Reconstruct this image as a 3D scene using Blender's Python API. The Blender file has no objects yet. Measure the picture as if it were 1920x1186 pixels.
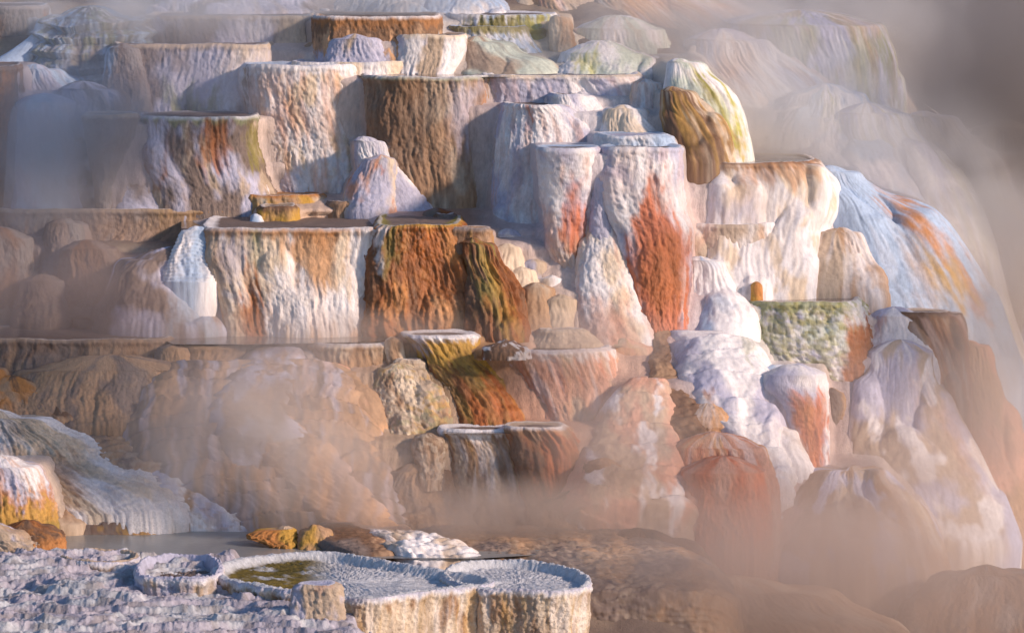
import bpy, math, random
import numpy as np
C = bpy.context.scene.collection
SC = bpy.context.scene
R = math.radians

# ------------------------------------------------------------------ camera
CAMY, CAMZ, PITCH, FPX = -60.0, 10.3, 6.0, 8000.0
cam = bpy.data.cameras.new("camera"); camo = bpy.data.objects.new("camera", cam); C.objects.link(camo)
cam.lens = 150; cam.sensor_width = 36; cam.clip_start = 1; cam.clip_end = 2000
camo.location = (0, CAMY, CAMZ); camo.rotation_euler = (R(90 - PITCH), 0, 0)
SC.camera = camo
# ------------------------------------------------------------------ light
SUN_EL, SUN_AZ = 23.0, 62.0         # azimuth: degrees to the right of the direction back to the camera
wd = bpy.data.worlds.new("World"); SC.world = wd; wd.use_nodes = True
nt = wd.node_tree; bg = nt.nodes["Background"]; sky = nt.nodes.new("ShaderNodeTexSky")
sky.sky_type = 'NISHITA'; sky.sun_disc = False; sky.sun_elevation = R(SUN_EL); sky.sun_rotation = R(180 - SUN_AZ); sky.ozone_density = 4.0; sky.dust_density = .6
nt.links.new(sky.outputs[0], bg.inputs[0]); bg.inputs[1].default_value = 0.15
sl = bpy.data.lights.new("sun", 'SUN'); slo = bpy.data.objects.new("sun", sl); C.objects.link(slo)
sl.energy = 4.6; sl.angle = R(5.0); sl.color = (1.0, 0.77, 0.60)
slo.rotation_euler = (R(90 - SUN_EL), 0, R(SUN_AZ)); slo.location = (20, -30, 20)
SC.view_settings.view_transform = 'Standard'; SC.view_settings.look = 'None'
SC.view_settings.exposure = -0.03; SC.view_settings.gamma = 1.0
SC.render.engine = 'CYCLES'
cy = SC.cycles
cy.use_denoising = True; cy.max_bounces = 6; cy.diffuse_bounces = 3; cy.glossy_bounces = 2
cy.volume_bounces = 2; cy.volume_step_rate = 1.0; cy.volume_max_steps = 128

# ------------------------------------------------------------------ helpers: measuring
cp, sp = math.cos(R(PITCH)), math.sin(R(PITCH))
def ray(py):
    v = (593.0 - py) / FPX
    return cp + v * sp, -sp + v * cp
def P(px, py, Y):
    """point at distance Y seen at photo position px, py"""
    dy, dz = ray(np.asarray(py, float)); t = (Y - CAMY) / dy
    return t * (np.asarray(px, float) - 960) / FPX, CAMZ + t * dz
def Yon(py, z):
    """distance at which level z is seen at photo height py"""
    dy, dz = ray(py); return CAMY + (z - CAMZ) / dz * dy
Z = dict(C=5.24, H=5.39, D=3.83, A=1.55, K=4.25, J=6.1, B=7.28, T=8.1, E=2.77, G=3.75, Q=0.3)

# ------------------------------------------------------------------ helpers: noise (arrays)
def _h(ix, iy, s):
    n = (ix.astype(np.int64) * 374761393 + iy.astype(np.int64) * 668265263 + int(s) * 1442695041) & 0xffffffff
    n = ((n ^ (n >> 13)) * 1274126177) & 0xffffffff
    n = ((n ^ (n >> 16)) * 2246822519) & 0xffffffff
    return ((n ^ (n >> 15)) & 0xffffff) / float(0xffffff)
def noise(u, v, s=0):
    iu, iv = np.floor(u), np.floor(v); fu, fv = u - iu, v - iv
    a = fu * fu * fu * (fu * (fu * 6 - 15) + 10); b = fv * fv * fv * (fv * (fv * 6 - 15) + 10)
    def g(di, dj):
        t = _h(iu + di, iv + dj, s) * 6.2831853
        return np.cos(t) * (fu - di) + np.sin(t) * (fv - dj)
    x0 = g(0, 0) * (1 - a) + g(1, 0) * a; x1 = g(0, 1) * (1 - a) + g(1, 1) * a
    return (x0 * (1 - b) + x1 * b) * 1.5
def fbm(u, v, s=0, o=4, gain=0.5):
    r = 0; A = 1; n = 0
    for k in range(o):
        r = r + A * noise(u * 2 ** k + 17.3 * k, v * 2 ** k - 9.1 * k, s + k); n += A; A *= gain
    return r / n
def worley(u, v, s=0, jit=0.9):
    iu, iv = np.floor(u), np.floor(v); d1 = np.full(u.shape, 9.0); d2 = np.full(u.shape, 9.0)
    for i in (-1, 0, 1):
        for j in (-1, 0, 1):
            cx = iu + i; cz = iv + j
            px = cx + 0.5 + (_h(cx, cz, s) - 0.5) * jit; pz = cz + 0.5 + (_h(cx, cz, s + 7) - 0.5) * jit
            d = (u - px) ** 2 + (v - pz) ** 2
            d2 = np.minimum(d2, np.maximum(d1, d)); d1 = np.minimum(d1, d)
    return np.sqrt(d1), np.sqrt(d2)
def sm(x, a, b):
    t = np.clip((x - a) / (b - a), 0, 1); return t * t * (3 - 2 * t)

# ------------------------------------------------------------------ pigments (base colours, linear)
PG = dict(
    white=(.78, .74, .75), lav=(.47, .46, .58), blu=(.40, .50, .66), cream=(.70, .57, .44), tan=(.40, .25, .155),  # lav and blu put the blue of sky light and shade into the colour
    pink=(.60, .33, .24), peach=(.62, .36, .20), coral=(.56, .17, .08), org=(.50, .21, .065), rust=(.22, .075, .022),
    rust2=(.36, .115, .028), brn=(.18, .10, .06), dbrn=(.13, .085, .055), gold=(.52, .30, .06), olv=(.24, .20, .05), dolv=(.16, .115, .02),
    ygr=(.46, .43, .10), mint=(.56, .60, .52), frost=(.56, .565, .60), grey=(.24, .21, .21), dgrey=(.19, .17, .17), moss=(.30, .31, .17),
    taupe=(.20, .15, .13), sand=(.48, .37, .28))  # taupe and the dark browns on the left side also hold shade
def col(c): return np.array(PG[c] if isinstance(c, str) else c, float)

def inpoly(x, y, poly):
    """signed distance to a polygon, positive inside"""
    n = len(poly); ins = np.zeros(x.shape, bool); d = np.full(x.shape, 1e9)
    for i in range(n):
        x0, y0 = poly[i]; x1, y1 = poly[(i + 1) % n]
        ex, ey = x1 - x0, y1 - y0; t = np.clip(((x - x0) * ex + (y - y0) * ey) / (ex * ex + ey * ey + 1e-12), 0, 1)
        d = np.minimum(d, (x - x0 - t * ex) ** 2 + (y - y0 - t * ey) ** 2)
        c = ((y0 > y) != (y1 > y)); xx = (x1 - x0) * (y - y0) / ((y1 - y0) if y1 != y0 else 1e-9) + x0
        ins ^= c & (x < xx)
    return np.where(ins, 1, -1) * np.sqrt(d)

# ------------------------------------------------------------------ materials
def rock_material(name, fine=1.0, wetmin=0.22, zs=.38):
    m = bpy.data.materials.new(name); m.use_nodes = True; t = m.node_tree; N = t.nodes; L = t.links
    b = N["Principled BSDF"]
    at = N.new("ShaderNodeAttribute"); at.attribute_name = "pigment"
    ge = N.new("ShaderNodeNewGeometry")
    mp = N.new("ShaderNodeMapping"); mp.inputs['Scale'].default_value = (1, 1, zs); L.new(ge.outputs['Position'], mp.inputs[0])
    n1 = N.new("ShaderNodeTexNoise"); n1.inputs['Scale'].default_value = 22; n1.inputs['Detail'].default_value = 6; n1.inputs['Roughness'].default_value = .7
    L.new(mp.outputs[0], n1.inputs[0])
    mr = N.new("ShaderNodeMapRange"); mr.inputs[1].default_value = .25; mr.inputs[2].default_value = .75; mr.inputs[3].default_value = .74; mr.inputs[4].default_value = 1.18
    L.new(n1.outputs[0], mr.inputs[0])
    mx = N.new("ShaderNodeVectorMath"); mx.operation = 'SCALE'; L.new(at.outputs['Color'], mx.inputs[0]); L.new(mr.outputs[0], mx.inputs['Scale'])
    L.new(mx.outputs[0], b.inputs['Base Color'])
    rr = N.new("ShaderNodeMapRange"); rr.inputs[3].default_value = .82; rr.inputs[4].default_value = wetmin
    L.new(at.outputs['Alpha'], rr.inputs[0]); L.new(rr.outputs[0], b.inputs['Roughness'])
    b.inputs['Specular IOR Level'].default_value = .35
    n2 = N.new("ShaderNodeTexNoise"); n2.inputs['Scale'].default_value = 48; n2.inputs['Detail'].default_value = 5; n2.inputs['Roughness'].default_value = .65
    L.new(mp.outputs[0], n2.inputs[0])
    bp = N.new("ShaderNodeBump"); bp.inputs['Strength'].default_value = .8 * fine; bp.inputs['Distance'].default_value = .02
    L.new(n2.outputs[0], bp.inputs['Height']); L.new(bp.outputs[0], b.inputs['Normal'])
    return m
M_ROCK = rock_material("travertine")
M_SOFT = rock_material("smooth_flowstone", .3, .3, .2)
M_ROUGH = rock_material("crusted_travertine", 1.2, .22, 1.0)

def water_material(name, c, rough=.10, c2=None):
    m = bpy.data.materials.new(name); m.use_nodes = True; t = m.node_tree; N = t.nodes; L = t.links
    b = N["Principled BSDF"]; b.inputs['Roughness'].default_value = rough; b.inputs['Specular IOR Level'].default_value = .6
    ge = N.new("ShaderNodeNewGeometry"); mp = N.new("ShaderNodeMapping"); mp.inputs['Scale'].default_value = (1, .35, 1)
    L.new(ge.outputs['Position'], mp.inputs[0])
    n = N.new("ShaderNodeTexNoise"); n.inputs['Scale'].default_value = 2.2; n.inputs['Detail'].default_value = 5; L.new(mp.outputs[0], n.inputs[0])
    cr = N.new("ShaderNodeValToRGB"); cr.color_ramp.elements[0].position = .35; cr.color_ramp.elements[1].position = .7
    cr.color_ramp.elements[0].color = (*c, 1); cr.color_ramp.elements[1].color = (*(c2 or c), 1)
    L.new(n.outputs[0], cr.inputs[0]); L.new(cr.outputs[0], b.inputs['Base Color'])
    n2 = N.new("ShaderNodeTexNoise"); n2.inputs['Scale'].default_value = 14; n2.inputs['Detail'].default_value = 3; L.new(ge.outputs['Position'], n2.inputs[0])
    bp = N.new("ShaderNodeBump"); bp.inputs['Strength'].default_value = .25; bp.inputs['Distance'].default_value = .02
    L.new(n2.outputs[0], bp.inputs['Height']); L.new(bp.outputs[0], b.inputs['Normal'])
    return m
M_WATER = water_material("pool_water", (.16, .13, .11), .12, (.26, .20, .16))
M_WATER2 = water_material("milky_water", (.2, .21, .215), .28, (.3, .3, .29))

# ------------------------------------------------------------------ helpers: meshes
def mesh_obj(name, V, F, mat, pig=None, parent=None, smooth=True, origin=None):
    """V (n,3) array, F (m,4) array; tri faces repeat their last corner as -1"""
    o3 = np.array(origin if origin is not None else (V[:, 0].mean(), V[:, 1].mean(), V[:, 2].min()))
    me = bpy.data.meshes.new(name); me.vertices.add(len(V)); me.vertices.foreach_set("co", (V - o3).astype(np.float32).ravel())
    tri = F[:, 3] < 0; cnt = np.where(tri, 3, 4); loops = F[F >= 0].ravel() if tri.any() else F.ravel()
    me.loops.add(len(loops)); me.loops.foreach_set("vertex_index", loops.astype(np.int32))
    st = np.concatenate([[0], np.cumsum(cnt)[:-1]])
    me.polygons.add(len(F)); me.polygons.foreach_set("loop_start", st.astype(np.int32))
    me.update(calc_edges=True); me.validate()
    me.polygons.foreach_set("use_smooth", np.full(len(me.polygons), smooth)); me.update()
    if pig is not None:
        a = me.color_attributes.new("pigment", 'FLOAT_COLOR', 'POINT'); a.data.foreach_set("color", pig.astype(np.float32).ravel())
    me.materials.append(mat)
    o = bpy.data.objects.new(name, me); C.objects.link(o)
    if parent is not None:
        o.parent = parent; o.location = o3 - np.array(parent.location)
    else: o.location = o3
    return o
def tag(o, label=None, cat=None, group=None, kind=None):
    for k, v in (("label", label), ("category", cat), ("group", group), ("kind", kind)):
        if v: o[k] = v
    return o
def empty(name, loc):
    o = bpy.data.objects.new(name, None); C.objects.link(o); o.location = loc; o.empty_display_size = .2; return o
def grid_faces(nr, nc, wrap=False, flip=False):
    r = np.arange(nr - 1)[:, None]; c = np.arange(nc if wrap else nc - 1)[None, :]; c2 = (c + 1) % nc
    a = r * nc + c; b = r * nc + c2; d = (r + 1) * nc + c2; e = (r + 1) * nc + c
    F = np.stack([a, e, d, b] if flip else [a, b, d, e], -1).reshape(-1, 4); return F
def pchip(x, xs, ys):
    """monotone cubic interpolation"""
    xs = np.asarray(xs, float); ys = np.asarray(ys, float); h = np.diff(xs); dl = np.diff(ys) / h; m = np.zeros_like(ys)
    if len(xs) == 2: return np.interp(x, xs, ys)
    for i in range(1, len(xs) - 1):
        if dl[i - 1] * dl[i] > 0:
            w1 = 2 * h[i] + h[i - 1]; w2 = h[i] + 2 * h[i - 1]; m[i] = (w1 + w2) / (w1 / dl[i - 1] + w2 / dl[i])
    m[0] = dl[0]; m[-1] = dl[-1]
    i = np.clip(np.searchsorted(xs, x, side='right') - 1, 0, len(xs) - 2); t = (x - xs[i]) / h[i]
    t = np.clip(t, 0, 1); return ((1 + 2 * t) * (1 - t) ** 2 * ys[i] + t * (1 - t) ** 2 * h[i] * m[i] + t * t * (3 - 2 * t) * ys[i + 1] + t * t * (t - 1) * h[i] * m[i + 1])

SEED = [100]; TRI = [0]
def pigment(c, U, V, H, X, Zw, sd, Yr):
    """base colour and wetness of every vertex. U across, V down from the top, H height above the foot"""
    base = c.get('base', ('white',)); k0 = col(base[0]); pig = np.tile(k0, (U.size, 1))
    wet = np.full(U.size, c.get('wet', .15))
    def mix(k, m, w=None):
        nonlocal pig, wet
        m = np.clip(m, 0, 1)[:, None]; pig = pig * (1 - m) + col(k) * m
        if w is not None: wet = wet * (1 - m[:, 0]) + w * m[:, 0]
    if len(base) > 1: mix(base[1], sm(fbm(U * 1.6, V * .9, sd + 1, 4), -.12, .22))
    if len(base) > 2: mix(base[2], sm(fbm(U * 2.6 + 5, V * 1.2, sd + 2, 4), .05, .3))
    for k, amt in c.get('streak', []):                      # vertical run-off streaks
        mix(k, amt * sm(fbm(U * 7, V * .8, sd + 11, 4) + .35 * noise(U * 1.3, V * .6, sd + 12), -.02, .28)); sd += 3
    jag = fbm(U * 5, V * .7, sd + 5, 4) + .5 * fbm(U * 16, V * 8, sd + 6, 3)
    for k, h, *w in c.get('top', []):
        a = w[0] if w else 1
        mix(k, a * sm(h * (1 + 1.5 * jag) - V, -.04, .05), w[1] if len(w) > 1 else None)
    for k, h, *w in c.get('bot', []):
        a = w[0] if w else 1
        mix(k, a * sm(h * (1 + 1.3 * jag) - H, -.25 * h - .02, .25 * h + .02), w[1] if len(w) > 1 else None)
    for k, a in c.get('spk', []):                           # speckled growth
        mix(k, a * sm(fbm(U * 9, V * 8, sd + 21, 3) + .6 * fbm(U * 1.5, V * 1.5, sd + 22, 2), .08, .22)); sd += 5
    for st in c.get('st', []):
        k, poly = st[0], st[1]; op = st[2] if len(st) > 2 else 1; soft = st[3] if len(st) > 3 else .05; w = st[4] if len(st) > 4 else .5
        pw = [tuple(float(q) for q in P(a, b, Yr)) for a, b in poly]
        jx = .55 * soft * 2 * fbm(U * 4, V * 2, sd + 31, 4) + .05 * fbm(U * 14, V * 9, sd + 32, 3)
        jz = .42 * fbm(U * 8, V * .6, sd + 33, 4); run = sm(fbm(U * 11, V * .9, sd + 35, 3) + .5 * fbm(U * 2, V * 1.5, sd + 36, 2), -.35, .10)
        d = inpoly(X + jx, Zw + jz, pw) + .10 * fbm(U * 12, V * 5, sd + 34, 3)
        mix(k, op * sm(d, -soft * 1.3, soft * 1.3) * (.45 + .55 * np.maximum(run, sm(d, .03, .22))), w); sd += 9
    k = c.get('mott', .10)
    pig *= (1 + k * 2 * fbm(U * 3.5, V * 2.5, sd + 41, 5))[:, None]
    return np.concatenate([np.clip(pig, .01, .92), np.clip(wet, 0, 1)[:, None]], 1)

REG = []
def F(name, label, cat, rows, c, on=None, Yb=None, lean=.25, g=1.6, p=2.4, dr=.8, dep=None, flat=True, res=.0175,
      tex=(.035, .03, .012), lob=None, pop=None, ml=(), plan=.05, pool=None, basin=.02, group=None, mat=None,
      lip=.03, ledge=None, flow=False, sink=1.1, soft=1.0):
    """one travertine formation: a solid lofted from its foot to its rim (flat) or crown.
    rows: (photo height, left, right) from the top down; on: level its foot stands on; lean: how far the foot
    reaches out beyond the rim; tex: amplitude of swells, flutes and grain; lob: (count, width, bulge) of hanging lobes"""
    SEED[0] += 13; sd = SEED[0]; rnd = random.Random(sd)
    if not flat:
        (a0, l0, r0), (a1, l1, r1) = rows[:2]; rows = [rows[0], (a0 + .16 * (a1 - a0), l0 + .52 * (l1 - l0), r0 + .52 * (r1 - r0)), (a0 + .45 * (a1 - a0), l0 + .80 * (l1 - l0), r0 + .80 * (r1 - r0))] + list(rows[1:])
    rise0 = min(.34 * (rows[0][2] - rows[0][1]) / 266., .2)
    if not flat: rows = [(min(rows[0][0] + rise0 * 120, rows[1][0] - 1.5),) + tuple(rows[0][1:])] + rows[1:]
    ys = np.array([r[0] for r in rows], float)
    if Yb is None: Yb = Yon(rows[-1][0], Z[on] if isinstance(on, str) else on)
    Yt = Yb + lean
    if flat and (rows[0][2] - rows[0][1]) > 260: p = max(p, 6.0)
    nr0 = 200; yy = np.linspace(ys[0], ys[-1], nr0); s = (yy - ys[0]) / (ys[-1] - ys[0])
    xl = pchip(yy, ys, [r[1] for r in rows]); xr = pchip(yy, ys, [r[2] for r in rows])
    fr = Yt + (Yb - Yt) * s ** g
    hwp = (xr - xl) / 2 / 133.0
    if not flat:                                              # close the crown: an elliptical shoulder
        cr = min(.3, max(.12, hwp[0] / max(.05, (ys[-1] - ys[0]) / 133.)) )
    d = np.full(nr0, dep) if dep else np.maximum(dr * hwp, .12)
    cyy = fr + d
    XL, Zf = P(xl, yy, cyy * 0 + fr + .35 * d); XR, _ = P(xr, yy, fr + .35 * d); _, Zf = P(xl, yy, fr)
    cx = (XL + XR) / 2; hw = (XR - XL) / 2
    # cross-section
    n = 2000; ph = np.linspace(-math.pi, math.pi, n, endpoint=False) - math.pi / 2 + 1e-4   # starts at the back
    def sec(q): 
        c_, s_ = np.cos(q), np.sin(q); return np.sign(c_) * abs(c_) ** (2 / p), np.sign(s_) * abs(s_) ** (2 / p)
    hm, dm = float(hw.mean()), float(d.mean()); sx, sy = sec(ph)
    # angle pi/2+... so that index 0 is the back; front is in the middle
    px_, py_ = sx * hm, sy * dm; seg = np.hypot(np.diff(px_, append=px_[0]), np.diff(py_, append=py_[0]))
    wgt = np.where(py_ > .15 * dm, .18, 1.0)
    cum = np.concatenate([[0], np.cumsum(seg * wgt)]); nc = int(max(24, cum[-1] / res)); targ = np.linspace(0, cum[-1], nc, endpoint=False)
    idx = np.interp(targ, cum, np.arange(n + 1)); arc = np.interp(idx, np.arange(n + 1), np.concatenate([[0], np.cumsum(seg)]))
    ii = idx.astype(int) % n; fx = idx - idx.astype(int); sx = sx[ii] * (1 - fx) + sx[(ii + 1) % n] * fx; sy = sy[ii] * (1 - fx) + sy[(ii + 1) % n] * fx
    # rows down the side, evenly by length
    dl = np.hypot(np.diff(Zf), np.diff(fr)) + .35 * abs(np.diff(hw)); cl = np.concatenate([[0], np.cumsum(dl)]); nrw = int(max(12, cl[-1] / res))
    tr = np.linspace(0, cl[-1], nrw); ri = np.interp(tr, cl, np.arange(nr0)); g1 = lambda a: np.interp(ri, np.arange(nr0), a)
    Zr, cxr, hwr, dr_, cyr = g1(Zf), g1(cx), g1(hw), g1(d), g1(cyy); Vr = tr.copy()
    # buried skirt
    ns = 3; Zr = np.concatenate([Zr, Zr[-1] - sink * np.arange(1, ns + 1) / ns]); e = lambda a: np.concatenate([a, np.full(ns, a[-1])])
    cxr, hwr, dr_, cyr = e(cxr), e(hwr), e(dr_), e(cyr); Vr = np.concatenate([Vr, Vr[-1] + sink * np.arange(1, ns + 1) / ns])
    nR = len(Zr)
    X = cxr[:, None] + hwr[:, None] * sx[None]; Y = cyr[:, None] + dr_[:, None] * sy[None]; ZZ = np.repeat(Zr[:, None], nc, 1)
    U = np.repeat(arc[None], nR, 0) + sd * 1.37; V = np.repeat(Vr[:, None], nc, 1)
    if flow: U = U
    # outward normals
    def normals(X, Y, ZZ):
        du = np.stack([np.roll(a, -1, 1) - np.roll(a, 1, 1) for a in (X, Y, ZZ)], -1)
        dv = np.stack([np.gradient(a, axis=0) for a in (X, Y, ZZ)], -1)
        nn = np.cross(du, dv); nn /= np.linalg.norm(nn, axis=-1, keepdims=True) + 1e-9
        out = (nn[..., 0] * (X - cxr[:, None]) + nn[..., 1] * (Y - cyr[:, None])).sum()
        return nn if out > 0 else -nn
    nn = normals(X, Y, ZZ)
    # displacement: swells, flutes, grain
    a1, a2, a3 = tex
    wu = U + .05 * noise(U * 2.2, V * 2.2, sd + 3); wv = V + .10 * noise(U * 1.7 + 9, V * 1.7, sd + 4)
    D = plan * fbm(U * .9, V * .15, sd, 2) * 1.6 + (.05 * noise(U * 2.3, V * .2, sd + 1) * np.exp(-V * 2.5) if flat else 0)
    D += a1 * 1.0 * fbm(wu * 1.9, wv * 1.1, sd + 8, 3)
    fl = .30 * noise(wu * 6.0, wv * .5, sd + 9) + .50 * noise(wu * 14, wv * 1.5, sd + 10) + .50 * noise(wu * 25, wv * 3.6, sd + 17)
    fm = sm(noise(wu * 1.3, wv * .9, sd + 14), -.35, .35)
    D += a2 * .8 * (fl * (.5 + .8 * fm) - .35 * abs(noise(wu * 3.6, wv * .5, sd + 13)))
    D += a3 * 1.0 * (noise(wu * 20, wv * 8, sd + 15) * .8 + 1.0 * noise(wu * 36, wv * 18, sd + 16)) * (.5 if mat is M_SOFT else 1)
    L = np.zeros_like(D)
    lobes = []
    zz_front = slice(None)
    for (lx, ly, lw, la) in ml:
        wx, wz = P(lx, ly, float(np.interp(ly, yy, fr)))
        q = (X - wx) ** 2 + (ZZ - wz) ** 2 + np.where(Y > cyr[:, None], 9, 0); i, j = np.unravel_index(np.argmin(q), q.shape)
        lobes.append((U[i, j], V[i, j], lw / 133. / 2, la))
    if lob:
        cnt, lw, la = lob; Lt = Vr[-1]; fa = arc[(sy < .3)]
        for _ in range(cnt):
            lobes.append((rnd.uniform(fa.min(), fa.max()) + sd * 1.37, Lt * rnd.uniform(-.05, .85) ** 1.0, lw * rnd.uniform(.55, 1.3), la * rnd.uniform(.5, 1.2)))
    for (u0, v0, w0, la) in lobes:
        dv = V - v0 + .12 * w0 * noise(U * 5, V * 3, sd + 50); wv_ = w0 * np.sqrt(np.clip(dv / (w0 * 1.4), 0, 1)) * (1 + .12 * np.clip(dv, 0, 3)) + 1e-5
        q = np.clip(1 - ((wu - u0) / wv_) ** 2, 0, 1)
        h = la * np.sqrt(q) * sm(dv, 0, w0 * .9) * (1 - .35 * sm(dv, w0 * 1.5, w0 * 5))
        L = np.maximum(L, h) + .15 * np.minimum(L, h)
    D += L * (1.25 if mat is M_SOFT else .8)
    if pop:
        pa, pf = pop[:2]; d1, d2 = worley(wu * pf, wv * pf * .9, sd + 60); e1, e2 = worley(wu * pf * 2.1, wv * pf * 2, sd + 61)
        msk = 1.0 if len(pop) < 3 else sm(noise(U * .8, V * .8, sd + 62), -.3, .2)
        D += msk * pa * (np.sqrt(np.clip(1 - d1 * d1 * 1.1, 0, 1)) + .35 * np.clip(1 - e1 * 1.2, 0, 1) - .7)
    if ledge:                                                # small overhanging ledges / steps
        lh, la = ledge; q = (V + .12 * fbm(U * 1.2, V * .4, sd + 70, 2)) / lh; f = q - np.floor(q)
        D += la * (f - .5) * sm(V, 0, lh * .5)
    tf = sm(V, -.001, .10 if flat else .25)                  # calmer just at the rim
    keep = .55 if flat else .25
    D = D * (keep + (1 - keep) * tf) * soft
    if flat: D = D - lip * .6 * (1 - sm(V, 0, .035)) + lip * .5 * np.exp(-((V - .05) / .04) ** 2)
    X = X + nn[..., 0] * D; Y = Y + nn[..., 1] * D; ZZ = ZZ + nn[..., 2] * D * (tf if flat else 1)
    if flat: ZZ = ZZ + (1 - sm(V, 0, .12)) * (.016 * fbm(U * 6, V * 0, sd + 80, 3) + .022 * noise(U * 1.6, V * 0, sd + 81))
    H = (ZZ - Zr[-ns - 1])
    pg = pigment(c, U.ravel(), V.ravel(), H.ravel(), X.ravel(), ZZ.ravel(), sd + 200, (Yb + Yt) / 2)
    VV = np.stack([X, Y, ZZ], -1).reshape(-1, 3); FF = grid_faces(nR, nc, True)
    mat = mat or M_ROCK
    REG.append((VV, pg))
    TRI[0] += len(FF)
    # top
    rx, ry, rz = X[0], Y[0], ZZ[0]; mx_, my_ = rx.mean(), ry.mean(); zt = Zr[0]
    if flat:
        fs = [0, .015, .04, .07, .11, .2, .4, .7, 1]; lw = .07
        rad = np.hypot(rx - mx_, ry - my_); k = []
        for j, q in enumerate([0, .02, .045, .08, .13, .22, .5, .8]):
            if q < .3: f = np.clip(q / rad, 0, .9)
            else: f = np.maximum(q, .22 / rad)
            f = np.clip(f, 0, .97)
            rise = [0, .004, .002, -.008, -basin * .8, -basin, -basin, -basin][j]
            nz = .004 * noise(rx * 30 + j, ry * 30, sd) + (.02 * fbm(rx * 3 + j * 3, ry * 3, sd + 90, 3) * (q > .1))
            k.append(np.stack([rx + (mx_ - rx) * f, ry + (my_ - ry) * f, rz * (1 - min(1, q * 6)) + zt * min(1, q * 6) + rise + nz], -1))
        k = np.array(k); nk = len(k); VT = np.concatenate([k.reshape(-1, 3), [[mx_, my_, zt - basin]]])
        FT = grid_faces(nk, nc, True, True); c0 = np.arange(nc); last = (nk - 1) * nc
        FT = np.concatenate([FT, np.stack([last + c0, np.full(nc, nk * nc), last + (c0 + 1) % nc, np.full(nc, -1)], -1)])
        cc = c.get('cap', None) or (c['top'][0][0] if c.get('top') else c['base'][0])
        pt = np.tile(np.append(col(cc), .3), (len(VT), 1)); fl_ = col(c.get('floor', 'taupe'))
        pt[:nc * 3, :3] = .5 * pt[:nc * 3, :3] + .5 * col(c.get('lipc', 'white')); pt[nc * 5:, :3] = fl_
        pt[:, :3] *= (1 + .25 * fbm(VT[:, 0] * 5, VT[:, 1] * 5, sd + 95, 4))[:, None]
        root = empty(name, (mx_, Yb, Zr[-ns - 1])); tag(root, label, cat, group)
        mesh_obj('wall', VV, FF, mat, pg, root)
        mesh_obj('rim', VT, FT, mat, pt, root)
        if pool:
            ang = slice(None); f = .05 / rad
            wv3 = np.stack([rx + (mx_ - rx) * f, ry + (my_ - ry) * f, np.full(nc, zt - pool)], -1)[::3]; m = len(wv3)
            VW = np.concatenate([wv3, [[mx_, my_, zt - pool]]]); cI = np.arange(m)
            mesh_obj('pool', VW, np.stack([cI, (cI + 1) % m, np.full(m, m), np.full(m, -1)], -1), M_WATER, None, root)
        return root
    # crown: shrink the first ring over a rounded cap
    hw0 = max(hwr[0], .02); ck = []; K = max(4, int(hw0 / res * .8)); rise = rise0
    dcap = D[0]
    for j in range(1, K):
        f = 1 - j / K; zz = rise * (1 - f ** 1.8)
        bx = mx_ + (rx - mx_) * f; by = my_ + (ry - my_) * f + .25 * zz
        q = .6 * a1 * fbm(bx * 1.7, by * 1.7, sd + 8, 3) + .7 * a3 * noise(bx * 17, by * 17, sd + 15) + .4 * a2 * noise(bx * 6, by * 3, sd + 9)
        ck.append(np.stack([bx, by, rz * f + zt * (1 - f) + zz + q * min(1, 3 * j / K)], -1))
    ck = np.array(ck)[::-1]; top = np.array([[mx_, my_ + .25 * rise, zt + rise]])
    VV2 = np.concatenate([top, ck.reshape(-1, 3), VV]); nk = len(ck)
    F1 = grid_faces(nk + nR, nc, True) + 1; c0 = np.arange(nc)
    F0 = np.stack([np.zeros(nc, int), 1 + (c0 + 1) % nc, 1 + c0, np.full(nc, -1)], -1)
    VVall = VV2; m = nk * nc + 1
    Uc = np.concatenate([[U[0].mean()], np.tile(U[0], nk)]); Vc = -np.hypot(VV2[:m, 0] - rx[np.arange(m) % nc], VV2[:m, 1] - my_) * .3
    pc = pigment(c, Uc, np.concatenate([[-hw0], np.repeat(-hw0 * (1 - np.arange(1, K) / K)[:, None] * 0 - hw0 * (np.arange(K - 1, 0, -1) / K)[:, None], nc, 1).ravel()]), np.full(m, H[0].mean()), VV2[:m, 0], VV2[:m, 2], sd + 200, (Yb + Yt) / 2)
    o = mesh_obj(name, VVall, np.concatenate([F0, F1]), mat, np.concatenate([pc, pg]), None, origin=(mx_, Yb, Zr[-ns - 1]))
    tag(o, label, cat, group); return o

def pool(poly, lev, mat=None, name='water', drop=.02):
    """a flat sheet of standing water, outlined on its own level"""
    z = (Z[lev] if isinstance(lev, str) else lev) - drop; pts = []
    for (px, py) in poly:
        Y = Yon(py, z); X, _ = P(px, py, Y); pts.append((float(X), float(Y), z))
    V = np.array(pts); m = len(V); cI = np.arange(m); V = np.concatenate([V, [V.mean(0)]])
    o = mesh_obj(name, V, np.stack([cI, (cI + 1) % m, np.full(m, m), np.full(m, -1)], -1), mat or M_WATER); tag(o, kind='structure'); return o

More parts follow.
